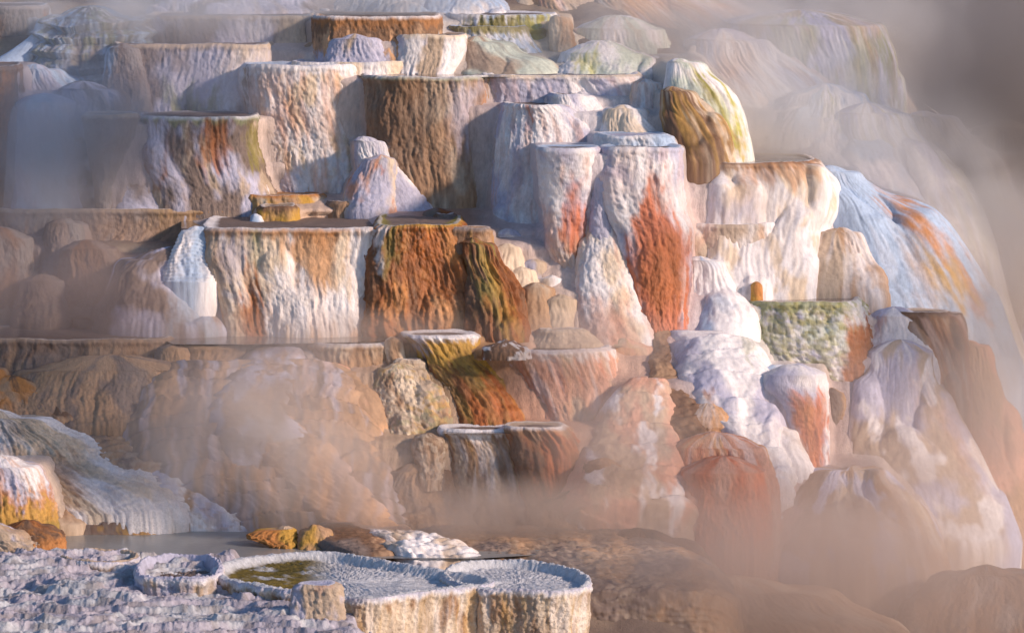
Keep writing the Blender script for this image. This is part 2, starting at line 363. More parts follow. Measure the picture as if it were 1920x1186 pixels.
def sheet(name, label, cat, rows, k, led=(.12, .03), amp=.05, bulge=.0, spk=(), res=.022, mat=None, st=(), thick=.9, wet=.3, streak=(), lobs=None):
    """a sloping apron: rows (photo height, left, right, distance) from the back edge to the front edge"""
    SEED[0] += 13; sd = SEED[0]; ys = [r[0] for r in rows]; n0 = 160; yy = np.linspace(ys[0], ys[-1], n0)
    xl, xr, Yr = (pchip(yy, ys, [r[i] for r in rows]) for i in (1, 2, 3)); XL, Zr = P(xl, yy, Yr); XR, _ = P(xr, yy, Yr)
    cl = np.concatenate([[0], np.cumsum(np.hypot(np.diff(Zr), np.diff(Yr)))]); nr = int(cl[-1] / res) + 4; tr = np.linspace(0, cl[-1], nr); ri = np.interp(tr, cl, np.arange(n0)); gi = lambda a: np.interp(ri, np.arange(n0), a)
    XL, XR, Zr, Yr = gi(XL), gi(XR), gi(Zr), gi(Yr); nc = int((XR - XL).max() / res); ne = int(thick / res)
    Zr = np.concatenate([Zr, Zr[-1] - thick * np.arange(1, ne + 1) / ne]); Yr = np.concatenate([Yr, Yr[-1] - .12 * np.sin(np.arange(1, ne + 1) / ne * 1.57)])
    XL = np.concatenate([XL, np.full(ne, XL[-1])]); XR = np.concatenate([XR, np.full(ne, XR[-1])]); tr = np.concatenate([tr, tr[-1] + thick * np.arange(1, ne + 1) / ne]); nr += ne; u = np.linspace(0, 1, nc)
    U = (XL[:, None] * (1 - u) + XR[:, None] * u); V = np.repeat(tr[:, None], nc, 1); Us = U + sd
    e = .10 * fbm(tr * 2, tr * 0 + 3, sd, 4)[:, None] * (1 - u) + .10 * fbm(tr * 2, tr * 0 + 9, sd, 4)[:, None] * u
    X = U + e * 2; Y = np.repeat(Yr[:, None], nc, 1); ZZ = np.repeat(Zr[:, None], nc, 1)
    ed = 1 - abs(2 * u - 1) ** 6; cr = bulge * (1 - abs(2 * u - 1) ** 2.2)[None] * np.ones((nr, 1))
    q = (V + .3 * fbm(Us * .8, V * 1.2, sd + 1, 3)) / led[0]; f = q - np.floor(q); D = led[1] * (1 - f) * 1.2
    D += amp * 1.6 * fbm(Us * 1.4, V * 2, sd + 2, 4) + .35 * amp * noise(Us * 9, V * 14, sd + 3) + .2 * amp * noise(Us * 22, V * 28, sd + 4)
    if lobs:
        rl = np.random.RandomState(sd); Lb = np.zeros_like(D); wu = Us + .08 * noise(Us * 2.5, V * 2.5, sd + 6)
        for _ in range(lobs[0]):
            u0 = rl.uniform(X.min(), X.max()) + sd; v0 = rl.uniform(-.1, tr[-1] * .9); w0 = lobs[1] * rl.uniform(.5, 1.3); a0 = lobs[2] * rl.uniform(.5, 1.2)
            dv = V - v0 + .1 * w0 * noise(Us * 5, V * 3, sd + 5); ww = w0 * np.sqrt(np.clip(dv / (w0 * 1.3), 0, 1)) * (1 + .15 * np.clip(dv, 0, 3)) + 1e-5
            hb = a0 * np.sqrt(np.clip(1 - ((wu - u0) / ww) ** 2, 0, 1)) * sm(dv, 0, w0) * (1 - .5 * sm(dv, w0 * 1.5, w0 * 4)); Lb = np.maximum(Lb, hb) + .15 * np.minimum(Lb, hb)
        D = D + Lb
    rp = sm(V, 0, .35); hz = 1 - sm(V, tr[-1] - thick, tr[-1] - thick * .6)
    ZZ = ZZ + (D * hz + .3 * cr) * ed[None] * (.3 + .7 * rp) - .25 * (abs(2 * u - 1) ** 8)[None]; Y = Y - (D * (.6 + .4 * (1 - hz)) + cr * rp) * ed[None] + .22 * (abs(2 * u - 1) ** 4)[None]
    drop = np.array([thick, thick * .5, .12, .03]); 
    top = (X, Y, ZZ)
    k4 = dict(base=k, spk=list(spk), st=list(st), wet=wet, mott=.13, streak=list(streak))
    # skirts on all four sides
    def pad(a, mode):
        a = np.concatenate([a[:, :1]] * 2 + [a] + [a[:, -1:]] * 2, 1); return np.concatenate([a[:1]] * 2 + [a] + [a[-1:]] * 2, 0)
    X, Y, ZZ, U2, V2 = pad(X, 0), pad(Y, 0), pad(ZZ, 0), pad(Us, 0), pad(V, 0)
    ZZ[:, 0] -= thick; ZZ[:, 1] -= .1; ZZ[:, -1] -= thick; ZZ[:, -2] -= .1; ZZ[0] -= thick; ZZ[1] -= .1; ZZ[-1] -= .05; ZZ[-2] -= .02
    X[:, 0] -= .08; X[:, -1] += .08; Y[0] += .1
    pg = pigment(k4, U2.ravel(), V2.ravel(), (ZZ - ZZ.min()).ravel(), X.ravel(), ZZ.ravel(), sd + 200, float(Yr.mean()))
    REG.append((np.stack([X, Y, ZZ], -1).reshape(-1, 3), pg))
    o = mesh_obj(name, np.stack([X, Y, ZZ], -1).reshape(-1, 3), grid_faces(*X.shape), mat or M_SOFT, pg); tag(o, label, cat); return o

def weld():
    """the continuous flowstone face: at every level the hollows between neighbouring formations are filled and rounded"""
    cs = .03; x0, x1, z0, z1 = -9.0, 9.6, -.6, 9.6; nx, nz = int((x1 - x0) / cs), int((z1 - z0) / cs)
    A = np.concatenate([a for a, _ in REG]); B = np.concatenate([b for _, b in REG]); k = (A[:, 1] > -4.6) & (A[:, 0] > x0) & (A[:, 0] < x1 - cs) & (A[:, 2] > z0) & (A[:, 2] < z1 - cs)
    A, B = A[k], B[k]; i = ((A[:, 0] - x0) / cs).astype(int); j = ((A[:, 2] - z0) / cs).astype(int); c_ = j * nx + i
    o_ = np.argsort(-A[:, 1]); D = np.full(nx * nz, 30.); PG = np.zeros((nx * nz, 4)); D[c_[o_]] = A[o_, 1]; PG[c_[o_]] = B[o_]
    D = D.reshape(nz, nx); PG = PG.reshape(nz, nx, 4)
    def mn(a, r, ax, f):
        o = a.copy()
        for s in range(1, r + 1):
            for q in (s, -s):
                b = np.roll(a, q, ax); o = f(o, b)
        return o
    D = mn(mn(D, 1, 1, np.minimum), 1, 1, np.maximum)             # pinholes
    hole = mn(mn(D, 2, 0, np.minimum), 2, 0, np.maximum); D = np.where(D > 25, hole, D)
    w = [(1 + .6 * math.sin(t * .37)) for t in range(nz)]
    E = mn(mn(D, 13, 1, np.minimum), 13, 1, np.maximum)           # close gaps up to a metre wide
    E = np.where(D < 25, np.maximum(E, D - .65), E)
    E = np.maximum(E, np.roll(E, -1, 0)); E = np.maximum(E, np.roll(E, -1, 0))
    for _ in range(6): E = (np.roll(E, 1, 1) + E * 2 + np.roll(E, -1, 1)) / 4
    for _ in range(2): E = np.maximum(E, (np.roll(E, 1, 0) + E * 2 + np.roll(E, -1, 0)) / 4)
    # spread the pigments into the filled hollows
    m = (D < 25) & (PG[..., 3] > 0); W = m.astype(float); Q = PG * W[..., None]; R1, R2 = Q.copy(), W.copy()
    for step in (1, 2, 4, 8, 12):
        for ax in (0, 1):
            a = np.roll(R1, step, ax) + np.roll(R1, -step, ax); b = np.roll(R2, step, ax) + np.roll(R2, -step, ax); R1 = R1 + .5 * a; R2 = R2 + .5 * b
    col_ = R1 / np.maximum(R2, 1e-6)[..., None]
    xs = x0 + cs * (np.arange(nx) + .5); zs = z0 + cs * (np.arange(nz) + .5); GX, GZ = np.meshgrid(xs, zs)
    wu = GX + .05 * noise(GX * 2, GZ * 2, 901)
    n = .10 * fbm(GX * 1.1, GZ * .5, 902, 3) + .02 * noise(wu * 13, GZ * 1.6, 903) + .012 * noise(wu * 24, GZ * 5, 904)
    Y = E + .13 + n; ok = E < 14
    col_[..., :3] *= (1 + .2 * fbm(GX * 5, GZ * 2.5, 905, 4))[..., None]; col_[..., 3] = np.clip(col_[..., 3], .15, .6)
    a = np.arange(nx * nz).reshape(nz, nx); Fq = np.stack([a[:-1, :-1], a[:-1, 1:], a[1:, 1:], a[1:, :-1]], -1).reshape(-1, 4)
    okf = (ok[:-1, :-1] & ok[:-1, 1:] & ok[1:, 1:] & ok[1:, :-1]).ravel(); Fq = Fq[okf]
    used = np.zeros(nx * nz, bool); used[Fq.ravel()] = True; mp = np.cumsum(used) - 1
    V = np.stack([GX, Y, GZ], -1).reshape(-1, 3)[used]; o = mesh_obj('hillside', V, mp[Fq], M_ROCK, col_.reshape(-1, 4)[used], origin=(0, 0, 0)); tag(o, kind='structure'); return o
# ------------------------------------------------------------------ the ground: one sheet under and behind everything
def ground_height(X, Y):
    prof = [(-60, -3.0), (-14, -.9), (-9.5, -.4), (-8.2, .2), (-6.4, 1.30), (-3.6, 1.48), (-2.6, 1.9), (-1.9, 2.7), (-.9, 3.55), (.1, 3.7), (.9, 4.9), (3.4, 5.1), (3.9, 6.6),
            (4.4, 7.0), (5.2, 7.7), (7, 8.0), (9.5, 8.6), (14, 9.3), (30, 9.6), (60, 8.0), (900, 8)]
    z = np.interp(Y, [a for a, b in prof], [b for a, b in prof])
    r = sm(X, 1.0, 7.5) * sm(Y, -3, 3) * 1.6 + sm(X, 5.6, 10.5) * 7 * sm(Y, -7, -2) + 2.0 * sm(X, 1.5, 6) * sm(-Y, 3.2, 6)
    z = z - r; k = sm(X, 2.2, 4.0) * (1 - sm(Y, 0, 4)); z = z * (1 - k) + np.minimum(z, -.5 + 1.9 * np.maximum(0, Y + .9)) * k
    return np.maximum(z, -3.2 + .02 * X)
def spaced(a, pts): return np.concatenate([np.linspace(p, q, n, endpoint=False) for (p, q, n) in pts] + [[a]])
gx = spaced(900., [(-900, -60, 12), (-60, -12, 20), (-12, 12, 420), (12, 60, 30), (60, 900, 12)])
gy = spaced(900., [(-80, -14, 20), (-14, 12, 420), (12, 60, 60), (60, 900, 12)])
GX, GY = np.meshgrid(gx, gy); GZ = ground_height(GX, GY) + .10 * fbm(GX * .8, GY * .8, 3, 5) + .02 * fbm(GX * 6, GY * 6, 4, 3)
pg = np.ones((GX.size, 4)) * .2; k = sm(fbm(GX * .7, GY * .9, 8, 4), -.2, .3).ravel()[:, None]
pg[:, :3] = col('sand') * k * .7 + col('taupe') * (1 - k) * .9
g = mesh_obj('ground', np.stack([GX, GY, GZ], -1).reshape(-1, 3), grid_faces(len(gy), len(gx)), M_ROCK, pg, origin=(0, 0, 0)); tag(g, kind='structure')
# the dark hillside beyond the spring
hx = np.linspace(-160, 200, 180); hy = np.linspace(70, 220, 60); HX, HY = np.meshgrid(hx, hy)
HZ = 2 + 34 * sm(HY, 70, 200) + 8 * fbm(HX * .02, HY * .02, 61, 4) + 2.5 * fbm(HX * .12, HY * .12, 62, 4)
ph_ = np.ones((HX.size, 4)) * .1; kk = sm(fbm(HX * .06, HY * .06, 66, 4), -.2, .3).ravel()[:, None]
ph_[:, :3] = np.array([.11, .095, .085]) * kk + np.array([.15, .13, .12]) * (1 - kk)
h = mesh_obj('hill', np.stack([HX, HY, HZ], -1).reshape(-1, 3), grid_faces(60, 180), M_ROCK, ph_, origin=(0, 70, 0)); tag(h, kind='structure')

c = dict
T = 'terrace'
# ================================================================== farthest row, along the top of the photo
F('flowstone_mound', 'pale lavender flowstone mound in steam at the top edge left of centre', 'mound', [(-40, 330, 520), (-5, 290, 580), (40, 270, 620)], c(base=('lav', 'taupe'), streak=[('sand', .5)]), Yb=6.2, lean=1.2, flat=False, lob=(8, .5, .1), mat=M_SOFT)
F('flowstone_mound', 'pale blue flowstone mound at the top edge behind the rust stained wall', 'mound', [(-40, 680, 880), (-8, 640, 930), (12, 620, 955), (34, 610, 960)], c(base=('blu', 'white'), streak=[('sand', .3)]), Yb=5.9, lean=.9, flat=False, lob=(12, .35, .1), mat=M_SOFT)
F('flowstone_mound', 'peach coloured streaked flowstone mound in steam at the top edge right of centre', 'mound', [(-30, 980, 1260), (0, 950, 1330), (40, 960, 1400), (95, 1000, 1470), (150, 1000, 1500)], c(base=('peach', 'sand'), streak=[('pink', .6), ('white', .4)]), Yb=6.5, lean=1.6, g=.8, flat=False, lob=(10, .7, .14), mat=M_SOFT)
F('travertine_terrace', 'dark brown terrace in shade at the top left corner of the photo', T, [(12, -60, 80), (60, -60, 78), (118, -60, 50)], c(base=('dgrey', 'brn'), top=[('grey', .06)]), Yb=5.2, lean=.2, dep=.9, p=3)  # shade of this corner is put into the dark base colours
F('travertine_terrace', 'long lavender brown terrace wall ending in a cream buttress at top left', T, [(30, 270, 584), (60, 275, 586), (92, 285, 588)], c(base=('taupe', 'lav'), top=[('sand', .06)], st=[('cream', [(520, 20), (590, 20), (600, 160), (520, 160)], .9, .12), ('white', [(440, 30), (520, 30), (500, 80), (440, 70)], .5, .1)], cap='sand'), Yb=4.7, lean=.15, dep=1.0, p=4, lob=(5, .5, .09))
F('travertine_terrace', 'terrace wall stained rusty brown with a pale foot near top centre', T, [(31, 585, 822), (60, 585, 826), (100, 588, 826), (140, 590, 830)], c(base=('tan', 'peach'), top=[('brn', .34, .85), ('org', .16, .45), ('white', .03)], bot=[('lav', .28, .9)], streak=[('brn', .4)], cap='tan'), Yb=3.25, lean=.25, dep=1.0, p=4, lob=(9, .35, .10))
F('travertine_terrace', 'pale terrace step standing before the rust stained wall near top centre', T, [(66, 738, 874), (95, 738, 872), (138, 735, 860)], c(base=('white', 'lav', 'sand'), top=[('cream', .05)], cap='sand', mott=.14), Yb=3.05, lean=.2, dep=.6, p=3, lob=(5, .35, .10))
F('flowstone_bump', 'small round cream knob at the foot of the cream buttress, top left', 'knob', [(84, 572, 610), (100, 568, 614), (120, 566, 618)], c(base=('sand', 'tan')), Yb=4.2, lean=.15, flat=False)
F('flowstone_mound', 'low pale mound at the foot of the rust stained wall', 'mound', [(70, 640, 690), (90, 612, 720), (140, 600, 745)], c(base=('lav', 'sand')), Yb=3.05, lean=.2, flat=False, lob=(6, .3, .08))
F('travertine_terrace', 'broad lavender brown terrace wall behind the tall white pillar', T, [(83, 212, 508), (130, 208, 500), (175, 215, 485), (222, 220, 480)], c(base=('taupe', 'lav'), top=[('sand', .07)], st=[('cream', [(440, 80), (515, 80), (515, 130), (420, 150)], .7, .15), ('white', [(400, 130), (480, 110), (480, 215), (400, 215)], .7, .12), ('moss', [(310, 170), (410, 170), (410, 215), (310, 215)], .75, .08)], cap='sand'), Yb=3.3, lean=.35, dep=.9, p=3.4, lob=(12, .45, .13))
F('travertine_terrace', 'thin white shelf right behind the rim of the tall white pillar', T, [(117, 545, 760), (130, 550, 758), (150, 556, 752)], c(base=('white', 'cream'), cap='lav', floor='lav'), Yb=2.9, lean=.06, dep=.6, p=3)
F('travertine_terrace', 'white ledge hung with mossy olive patches near the top centre', T, [(28, 838, 1042), (50, 835, 1048), (80, 850, 1058), (120, 900, 1062)], c(base=('white', 'blu'), cap='white', st=[('olv', [(880, 32), (1030, 30), (1034, 70), (1030, 110), (985, 100), (940, 80), (870, 55)], .95, .05), ('ygr', [(965, 38), (1035, 30), (1030, 100), (990, 90)], .7, .08)], spk=[('olv', .35)]), Yb=4.6, lean=.35, dep=.8, p=3, ledge=(.25, .10), lob=(5, .3, .06))
F('travertine_terrace', 'lower white step with olive moss under the mossy ledge near top centre', T, [(50, 838, 990), (75, 842, 1000), (100, 850, 1020)], c(base=('white', 'blu'), cap='blu', top=[('olv', .13, .8)], spk=[('olv', .5)]), Yb=4.1, lean=.2, dep=.5, p=2.6)
F('flowstone_mound', 'cream bulge at the right end of the mossy ledge', 'mound', [(30, 1035, 1062), (50, 1030, 1076), (100, 1030, 1078), (140, 1025, 1085)], c(base=('cream', 'peach', 'white')), Yb=4.3, lean=.4, flat=False, lob=(5, .3, .07))
F('flowstone_mound', 'smooth mint green mound below the mossy ledge', 'mound', [(76, 866, 925), (95, 864, 978), (118, 862, 1022), (142, 860, 1055)], c(base=('mint', 'sand'), streak=[('taupe', .4)], st=[('taupe', [(850, 85), (885, 85), (920, 140), (850, 145)], .7, .1)]), Yb=3.05, lean=.8, g=.8, flat=False, lob=(6, .5, .06), mat=M_SOFT, tex=(.03, .02, .006))
F('flowstone_mound', 'pale mound with olive streaks in the mist, right of the mossy ledge', 'mound', [(52, 1080, 1235), (75, 1075, 1255), (105, 1065, 1268), (140, 1060, 1270)], c(base=('mint', 'white'), streak=[('sand', .5)]), Yb=4.6, lean=.6, flat=False, lob=(8, .35, .09), mat=M_SOFT)
F('flowstone_mound', 'low white mound with a green smear standing on the upper pool', 'mound', [(98, 1060, 1195), (115, 1050, 1215), (143, 1045, 1220)], c(base=('white', 'mint'), st=[('ygr', [(1075, 105), (1120, 105), (1125, 135), (1075, 135)], .6, .08)]), Yb=3.05, lean=.45, flat=False, lob=(8, .3, .09), mat=M_SOFT)
F('flowstone_mound', 'rounded white shoulder beside the olive striped fan', 'mound', [(108, 1205, 1240), (130, 1195, 1265), (170, 1195, 1275), (210, 1200, 1280)], c(base=('white', 'sand')), Yb=3.6, lean=.6, flat=False, lob=(6, .3, .09), mat=M_SOFT)
# cascade at the upper left
F('cascade_mound', 'blue white stepped cascade with dark mossy hollows at upper left', 'mound', [(28, 110, 230), (55, 85, 262), (90, 65, 275), (130, 60, 270), (165, 90, 255), (230, 60, 250)], c(base=('blu', 'white'), spk=[('moss', .6), ('dgrey', .5)], streak=[('taupe', .5)], st=[('taupe', [(105, 90), (240, 80), (260, 160), (120, 160)], .7, .15)]), Yb=3.6, lean=1.0, g=.9, flat=False, ledge=(.28, .16), lob=(14, .3, .14), mat=M_ROUGH)
F('flow_ribbon', 'narrow blue white stream sliding down left of the stepped cascade', 'mound', [(35, 85, 100), (60, 60, 90), (90, 25, 75), (118, -20, 60), (130, -40, 60)], c(base=('blu', 'white')), Yb=4.2, lean=.6, flat=False, mat=M_SOFT, tex=(.02, .01, .004))
F('flowstone_mound', 'taupe lobe with a white water ribbon right of the stepped cascade', 'mound', [(85, 205, 250), (120, 195, 272), (160, 188, 280), (225, 180, 290)], c(base=('taupe', 'grey'), st=[('blu', [(198, 90), (212, 90), (205, 140), (170, 170), (160, 160)], .9, .05)]), Yb=3.0, lean=.5, flat=False, lob=(4, .4, .1))
F('flowstone_mound', 'misty white mound under the cascade at the left', 'mound', [(128, 40, 90), (145, 20, 125), (175, 10, 160), (230, 5, 250)], c(base=('blu', 'lav'), streak=[('taupe', .4)]), Yb=2.9, lean=.7, flat=False, lob=(6, .45, .12), mat=M_SOFT)
F('flowstone_mound', 'taupe and white lobes between the cascade and the dark column', 'mound', [(165, 110, 200), (190, 105, 240), (225, 100, 250), (260, 110, 245)], c(base=('lav', 'taupe'), streak=[('dgrey', .5)]), Yb=2.7, lean=.3, flat=False, lob=(8, .3, .12))

# ================================================================== second row
F('flowstone_column', 'dark orange brown column cut by the left edge of the photo', 'column', [(125, -60, 30), (180, -60, 34), (260, -60, 22), (390, -60, 18)], c(base=('brn', 'taupe'), st=[('org', [(-50, 150), (12, 150), (10, 300), (-50, 330)], .8, .1)]), on='H', lean=.3, dep=.8)
F('waterfall_apron', 'wide apron of misty white flowstone falling at the left', 'mound', [(190, 30, 130), (215, 20, 142), (260, 18, 152), (320, 22, 160), (390, 15, 172)], c(base=('lav', 'blu')), on='H', lean=.4, flat=False, dep=.5, p=3, mat=M_SOFT, tex=(.03, .015, .003))
F('flowstone_column', 'tapering dark taupe column right of the misty white apron', 'column', [(216, 148, 254), (250, 150, 250), (300, 160, 232), (350, 172, 215), (392, 175, 212)], c(base=('taupe', 'grey'), top=[('sand', .05)], cap='sand'), on='H', lean=-.05, dep=.5)
F('flowstone_mound', 'pinkish misty mound in the gap beside the tapering dark column', 'mound', [(232, 236, 262), (280, 222, 275), (330, 212, 300), (392, 205, 330)], c(base=('taupe', 'lav')), on='H', lean=.5, flat=False)
F('travertine_terrace', 'terrace wall mottled white, green and rust left of the tall white pillar', T, [(219, 254, 482), (260, 256, 480), (310, 262, 490), (350, 275, 500), (392, 282, 505)], c(base=('taupe', 'lav', 'sand'), mott=.2, top=[('moss', .10, .8), ('white', .03)], st=[('lav', [(270, 225), (312, 225), (310, 290), (295, 340), (282, 300)], .9, .05), ('rust', [(254, 240), (270, 240), (290, 350), (275, 385), (262, 340)], .75, .06), ('rust', [(314, 255), (322, 255), (318, 310), (295, 350), (300, 310)], .85, .05), ('rust2', [(385, 225), (425, 225), (422, 310), (395, 320), (370, 300)], .8, .08), ('brn', [(350, 245), (365, 245), (362, 300), (345, 300)], .7, .05), ('olv', [(460, 235), (490, 235), (484, 318), (470, 320), (462, 290)], .85, .05)], cap='grey'), on='H', lean=.3, dep=.7, p=3.5, lob=(8, .4, .11))
F('flowstone_mound', 'low white pink mound at the left foot of the tall white pillar', 'mound', [(329, 385, 470), (345, 366, 495), (365, 358, 506), (392, 350, 510)], c(base=('white', 'sand'), st=[('pink', [(440, 325), (500, 330), (505, 385), (450, 385)], .7, .1)]), on='H', lean=.25, flat=False, lob=(4, .3, .06))
F('flowstone_mound', 'low misty pinkish mound under the mottled terrace wall', 'mound', [(340, 310, 380), (360, 290, 400), (392, 280, 410)], c(base=('taupe', 'sand')), on='H', lean=.25, flat=False, lob=(4, .3, .06))
F('travertine_pillar', 'tall white pillar with orange brown runs down its face, upper left of centre', 'pillar', [(122, 455, 666), (150, 454, 669), (200, 462, 674), (250, 474, 684), (310, 484, 693), (350, 492, 692), (384, 505, 690)], c(base=('white', 'white', 'cream'), wet=.2, mott=.09, top=[('white', .12)], cap='blu', floor='lav', streak=[('pink', .45), ('peach', .4)], st=[('org', [(590, 185), (650, 190), (660, 260), (620, 280), (585, 255)], .38, .16), ('pink', [(480, 205), (560, 200), (560, 260), (485, 260)], .55, .18), ('coral', [(476, 270), (520, 280), (500, 340), (482, 330)], .4, .12), ('brn', [(453, 126), (464, 126), (462, 210), (455, 230)], .7, .03), ('brn', [(614, 190), (624, 190), (622, 215), (615, 215)], .5, .03), ('org', [(564, 160), (570, 160), (568, 170)], .7, .03), ('lav', [(480, 330), (560, 320), (560, 384), (500, 384)], .7, .15)]),
  on='H', lean=.22, g=2, dr=.75, p=2.7, tex=(.05, .034, .016), lob=(16, .30, .07), ml=[(505, 330, 50, .07), (612, 282, 62, .12), (655, 300, 50, .1), (545, 315, 60, .08)], basin=.05, res=.018)
F('flowstone_mound', 'round pinkish mound leaning on the right foot of the tall white pillar', 'mound', [(296, 695, 735), (315, 675, 744), (345, 660, 746), (380, 650, 746), (400, 640, 750)], c(base=('cream', 'lav', 'pink'), st=[('coral', [(700, 310), (720, 310), (716, 322), (700, 320)], .5, .03)]), Yb=1.2, lean=.3, flat=False, lob=(5, .3, .07), dr=1)
F('flowstone_mound', 'slanting white mound between the round pinkish mound and the brown wall', 'mound', [(262, 662, 708), (285, 664, 728), (315, 668, 750), (350, 672, 782), (385, 676, 804), (412, 680, 824)], c(base=('lav', 'white')), Yb=1.35, lean=.45, flat=False, lob=(4, .3, .05))
F('travertine_terrace', 'large brown to buff wall hanging right of the tall white pillar', T, [(144, 672, 930), (190, 672, 935), (250, 676, 935), (300, 680, 935), (350, 690, 935), (410, 700, 935)], c(base=('tan', 'sand'), wet=.3, mott=.12, cap='white', top=[('moss', .05), ('white', .02)], streak=[('brn', .5)], st=[('brn', [(672, 150), (770, 150), (790, 200), (790, 300), (760, 340), (700, 260)], .75, .18), ('dbrn', [(746, 165), (760, 165), (764, 235), (750, 235)], .6, .05), ('brn', [(780, 145), (850, 150), (815, 240), (800, 380), (785, 380)], .5, .1), ('lav', [(850, 160), (905, 160), (900, 300), (850, 260)], .6, .14), ('org', [(908, 180), (916, 180), (914, 220), (907, 300), (903, 300)], .75, .03)]),
  Yb=1.75, lean=.3, dep=1.6, p=3.2, lob=(12, .32, .09), ml=[(720, 165, 110, .10), (835, 165, 90, .09)], tex=(.05, .045, .012), basin=.04, lip=.05)
F('travertine_terrace', 'broad white wall under the long upper rim at centre', T, [(141, 900, 1200), (180, 905, 1222), (230, 905, 1236), (300, 903, 1240), (380, 900, 1160), (440, 905, 1120), (520, 930, 1100), (600, 960, 1120)], c(base=('white', 'lav'), cap='white', mott=.08, top=[('cream', .04)], streak=[('pink', .3)], st=[('lav', [(900, 190), (950, 190), (960, 330), (1010, 420), (1000, 520), (905, 470)], .75, .15), ('pink', [(940, 250), (1010, 240), (1020, 400), (960, 330)], .4, .18), ('taupe', [(920, 200), (935, 240), (945, 330), (925, 340)], .4, .1)]),  # lav patch at the left: the wall's shade put into its colour
  Yb=.5, lean=1.9, g=2.0, dep=1.5, p=3, lob=(22, .42, .14), lip=.05)
F('flowstone_mound', 'white rounded buttress at the right end of the long upper rim', 'mound', [(152, 1192, 1228), (175, 1185, 1245), (230, 1178, 1262), (290, 1175, 1285)], c(base=('white', 'cream'), streak=[('pink', .4)], st=[('coral', [(1185, 142), (1205, 140), (1203, 152), (1188, 154)], .8, .03)]), Yb=1.4, lean=.7, flat=False, lob=(9, .3, .1))
F('flowstone_lobe', 'brown lobe tucked beside the white rounded buttress', 'mound', [(165, 1222, 1240), (195, 1228, 1258), (225, 1232, 1262), (270, 1240, 1272), (300, 1246, 1276)], c(base=('brn', 'tan'), streak=[('pink', .5)], wet=.4), Yb=1.9, lean=.5, flat=False, mat=M_SOFT)
F('travertine_ledge', 'small white ledge high on the broad white wall', 'ledge', [(177, 1030, 1095), (200, 1025, 1115), (240, 1020, 1140), (285, 1010, 1160)], c(base=('white', 'lav')), Yb=1.35, lean=.35, dep=.5, lob=(5, .3, .08))
F('travertine_ledge', 'wide white ledge halfway down the broad white wall', 'ledge', [(197, 945, 1074), (225, 938, 1105), (260, 932, 1122), (300, 930, 1125), (380, 925, 1110), (470, 945, 1090)], c(base=('white', 'lav'), streak=[('pink', .45)], st=[('coral', [(985, 200), (1002, 200), (996, 220), (990, 222)], .85, .03), ('pink', [(940, 290), (1000, 280), (1000, 400), (960, 400)], .4, .12)]), Yb=.5, lean=.9, dep=.8, lob=(12, .32, .10))
F('travertine_terrace', 'small white slab terrace on top of the right hand white pillar', T, [(254, 1120, 1254), (266, 1118, 1262), (284, 1118, 1270)], c(base=('white', 'blu'), cap='blu', floor='lav'), Yb=.25, lean=.05, dep=.5, p=3)
F('flowstone_mound', 'white lobes between the broad white wall and the slab terrace', 'mound', [(200, 1150, 1190), (230, 1125, 1225), (265, 1110, 1260), (320, 1100, 1275)], c(base=('white', 'cream')), Yb=.7, lean=.7, flat=False, lob=(10, .25, .1), mat=M_SOFT)
F('travertine_pillar', 'left hand white pillar narrowing down, with a coral orange stain low on it', 'pillar', [(277, 1002, 1124), (310, 1004, 1122), (350, 1010, 1114), (410, 1018, 1106), (460, 1028, 1104), (510, 1050, 1100), (560, 1062, 1088)], c(base=('white', 'lav'), cap='blu', mott=.08, streak=[('pink', .5)], st=[('coral', [(1068, 340), (1088, 338), (1098, 400), (1106, 420), (1104, 490), (1062, 480), (1045, 420), (1056, 385)], .95, .06, .4), ('pink', [(1010, 400), (1050, 420), (1060, 500), (1040, 520), (1015, 460)], .6, .1), ('sand', [(1040, 450), (1100, 480), (1090, 560), (1050, 550)], .5, .1)]),
  Yb=-.2, lean=-.25, g=1, dr=.8, lob=(10, .28, .08), ml=[(1050, 408, 70, .12), (1075, 440, 60, .12)], res=.018)
F('travertine_pillar', 'right hand white pillar with a great red orange stain running to its foot', 'pillar', [(277, 1124, 1280), (310, 1122, 1281), (350, 1126, 1278), (400, 1140, 1284), (440, 1160, 1296), (500, 1170, 1295), (560, 1185, 1290), (610, 1198, 1284), (648, 1200, 1280)], c(base=('white', 'lav'), cap='blu', mott=.08, streak=[('pink', .25)], st=[('coral', [(1222, 330), (1236, 325), (1245, 370), (1250, 400), (1280, 425), (1297, 440), (1298, 520), (1285, 660), (1200, 660), (1172, 520), (1176, 450), (1200, 400), (1210, 370)], .97, .06, .45), ('rust2', [(1215, 450), (1296, 430), (1290, 590), (1180, 560)], .65, .15), ('rust', [(1225, 480), (1240, 480), (1236, 600), (1226, 600)], .5, .05), ('rust', [(1262, 480), (1274, 480), (1270, 610), (1262, 610)], .5, .05)]),
  Yb=-.95, lean=.55, g=1.2, dr=.8, lob=(12, .28, .09), tex=(.05, .05, .014), res=.018)
F('flowstone_column', 'pinkish white column swelling downward between the two white pillars', 'column', [(372, 1108, 1146), (430, 1098, 1158), (480, 1092, 1168), (530, 1085, 1190), (580, 1082, 1208), (620, 1088, 1225), (655, 1096, 1238)], c(base=('white', 'cream'), streak=[('pink', .5)], st=[('pink', [(1085, 560), (1160, 570), (1180, 655), (1100, 655), (1082, 600)], .7, .14), ('coral', [(1140, 600), (1175, 590), (1180, 640), (1150, 640)], .45, .1)]), Yb=-1.25, lean=1.15, flat=False, dr=.6, lob=(12, .3, .09), res=.018, g=1)
F('flowstone_column', 'thin white column in the cleft between the two white pillars', 'column', [(320, 1112, 1136), (370, 1106, 1146), (430, 1100, 1160), (520, 1100, 1180), (600, 1110, 1190)], c(base=('lav', 'white')), Yb=-.7, lean=.4, flat=False, lob=(8, .22, .09))
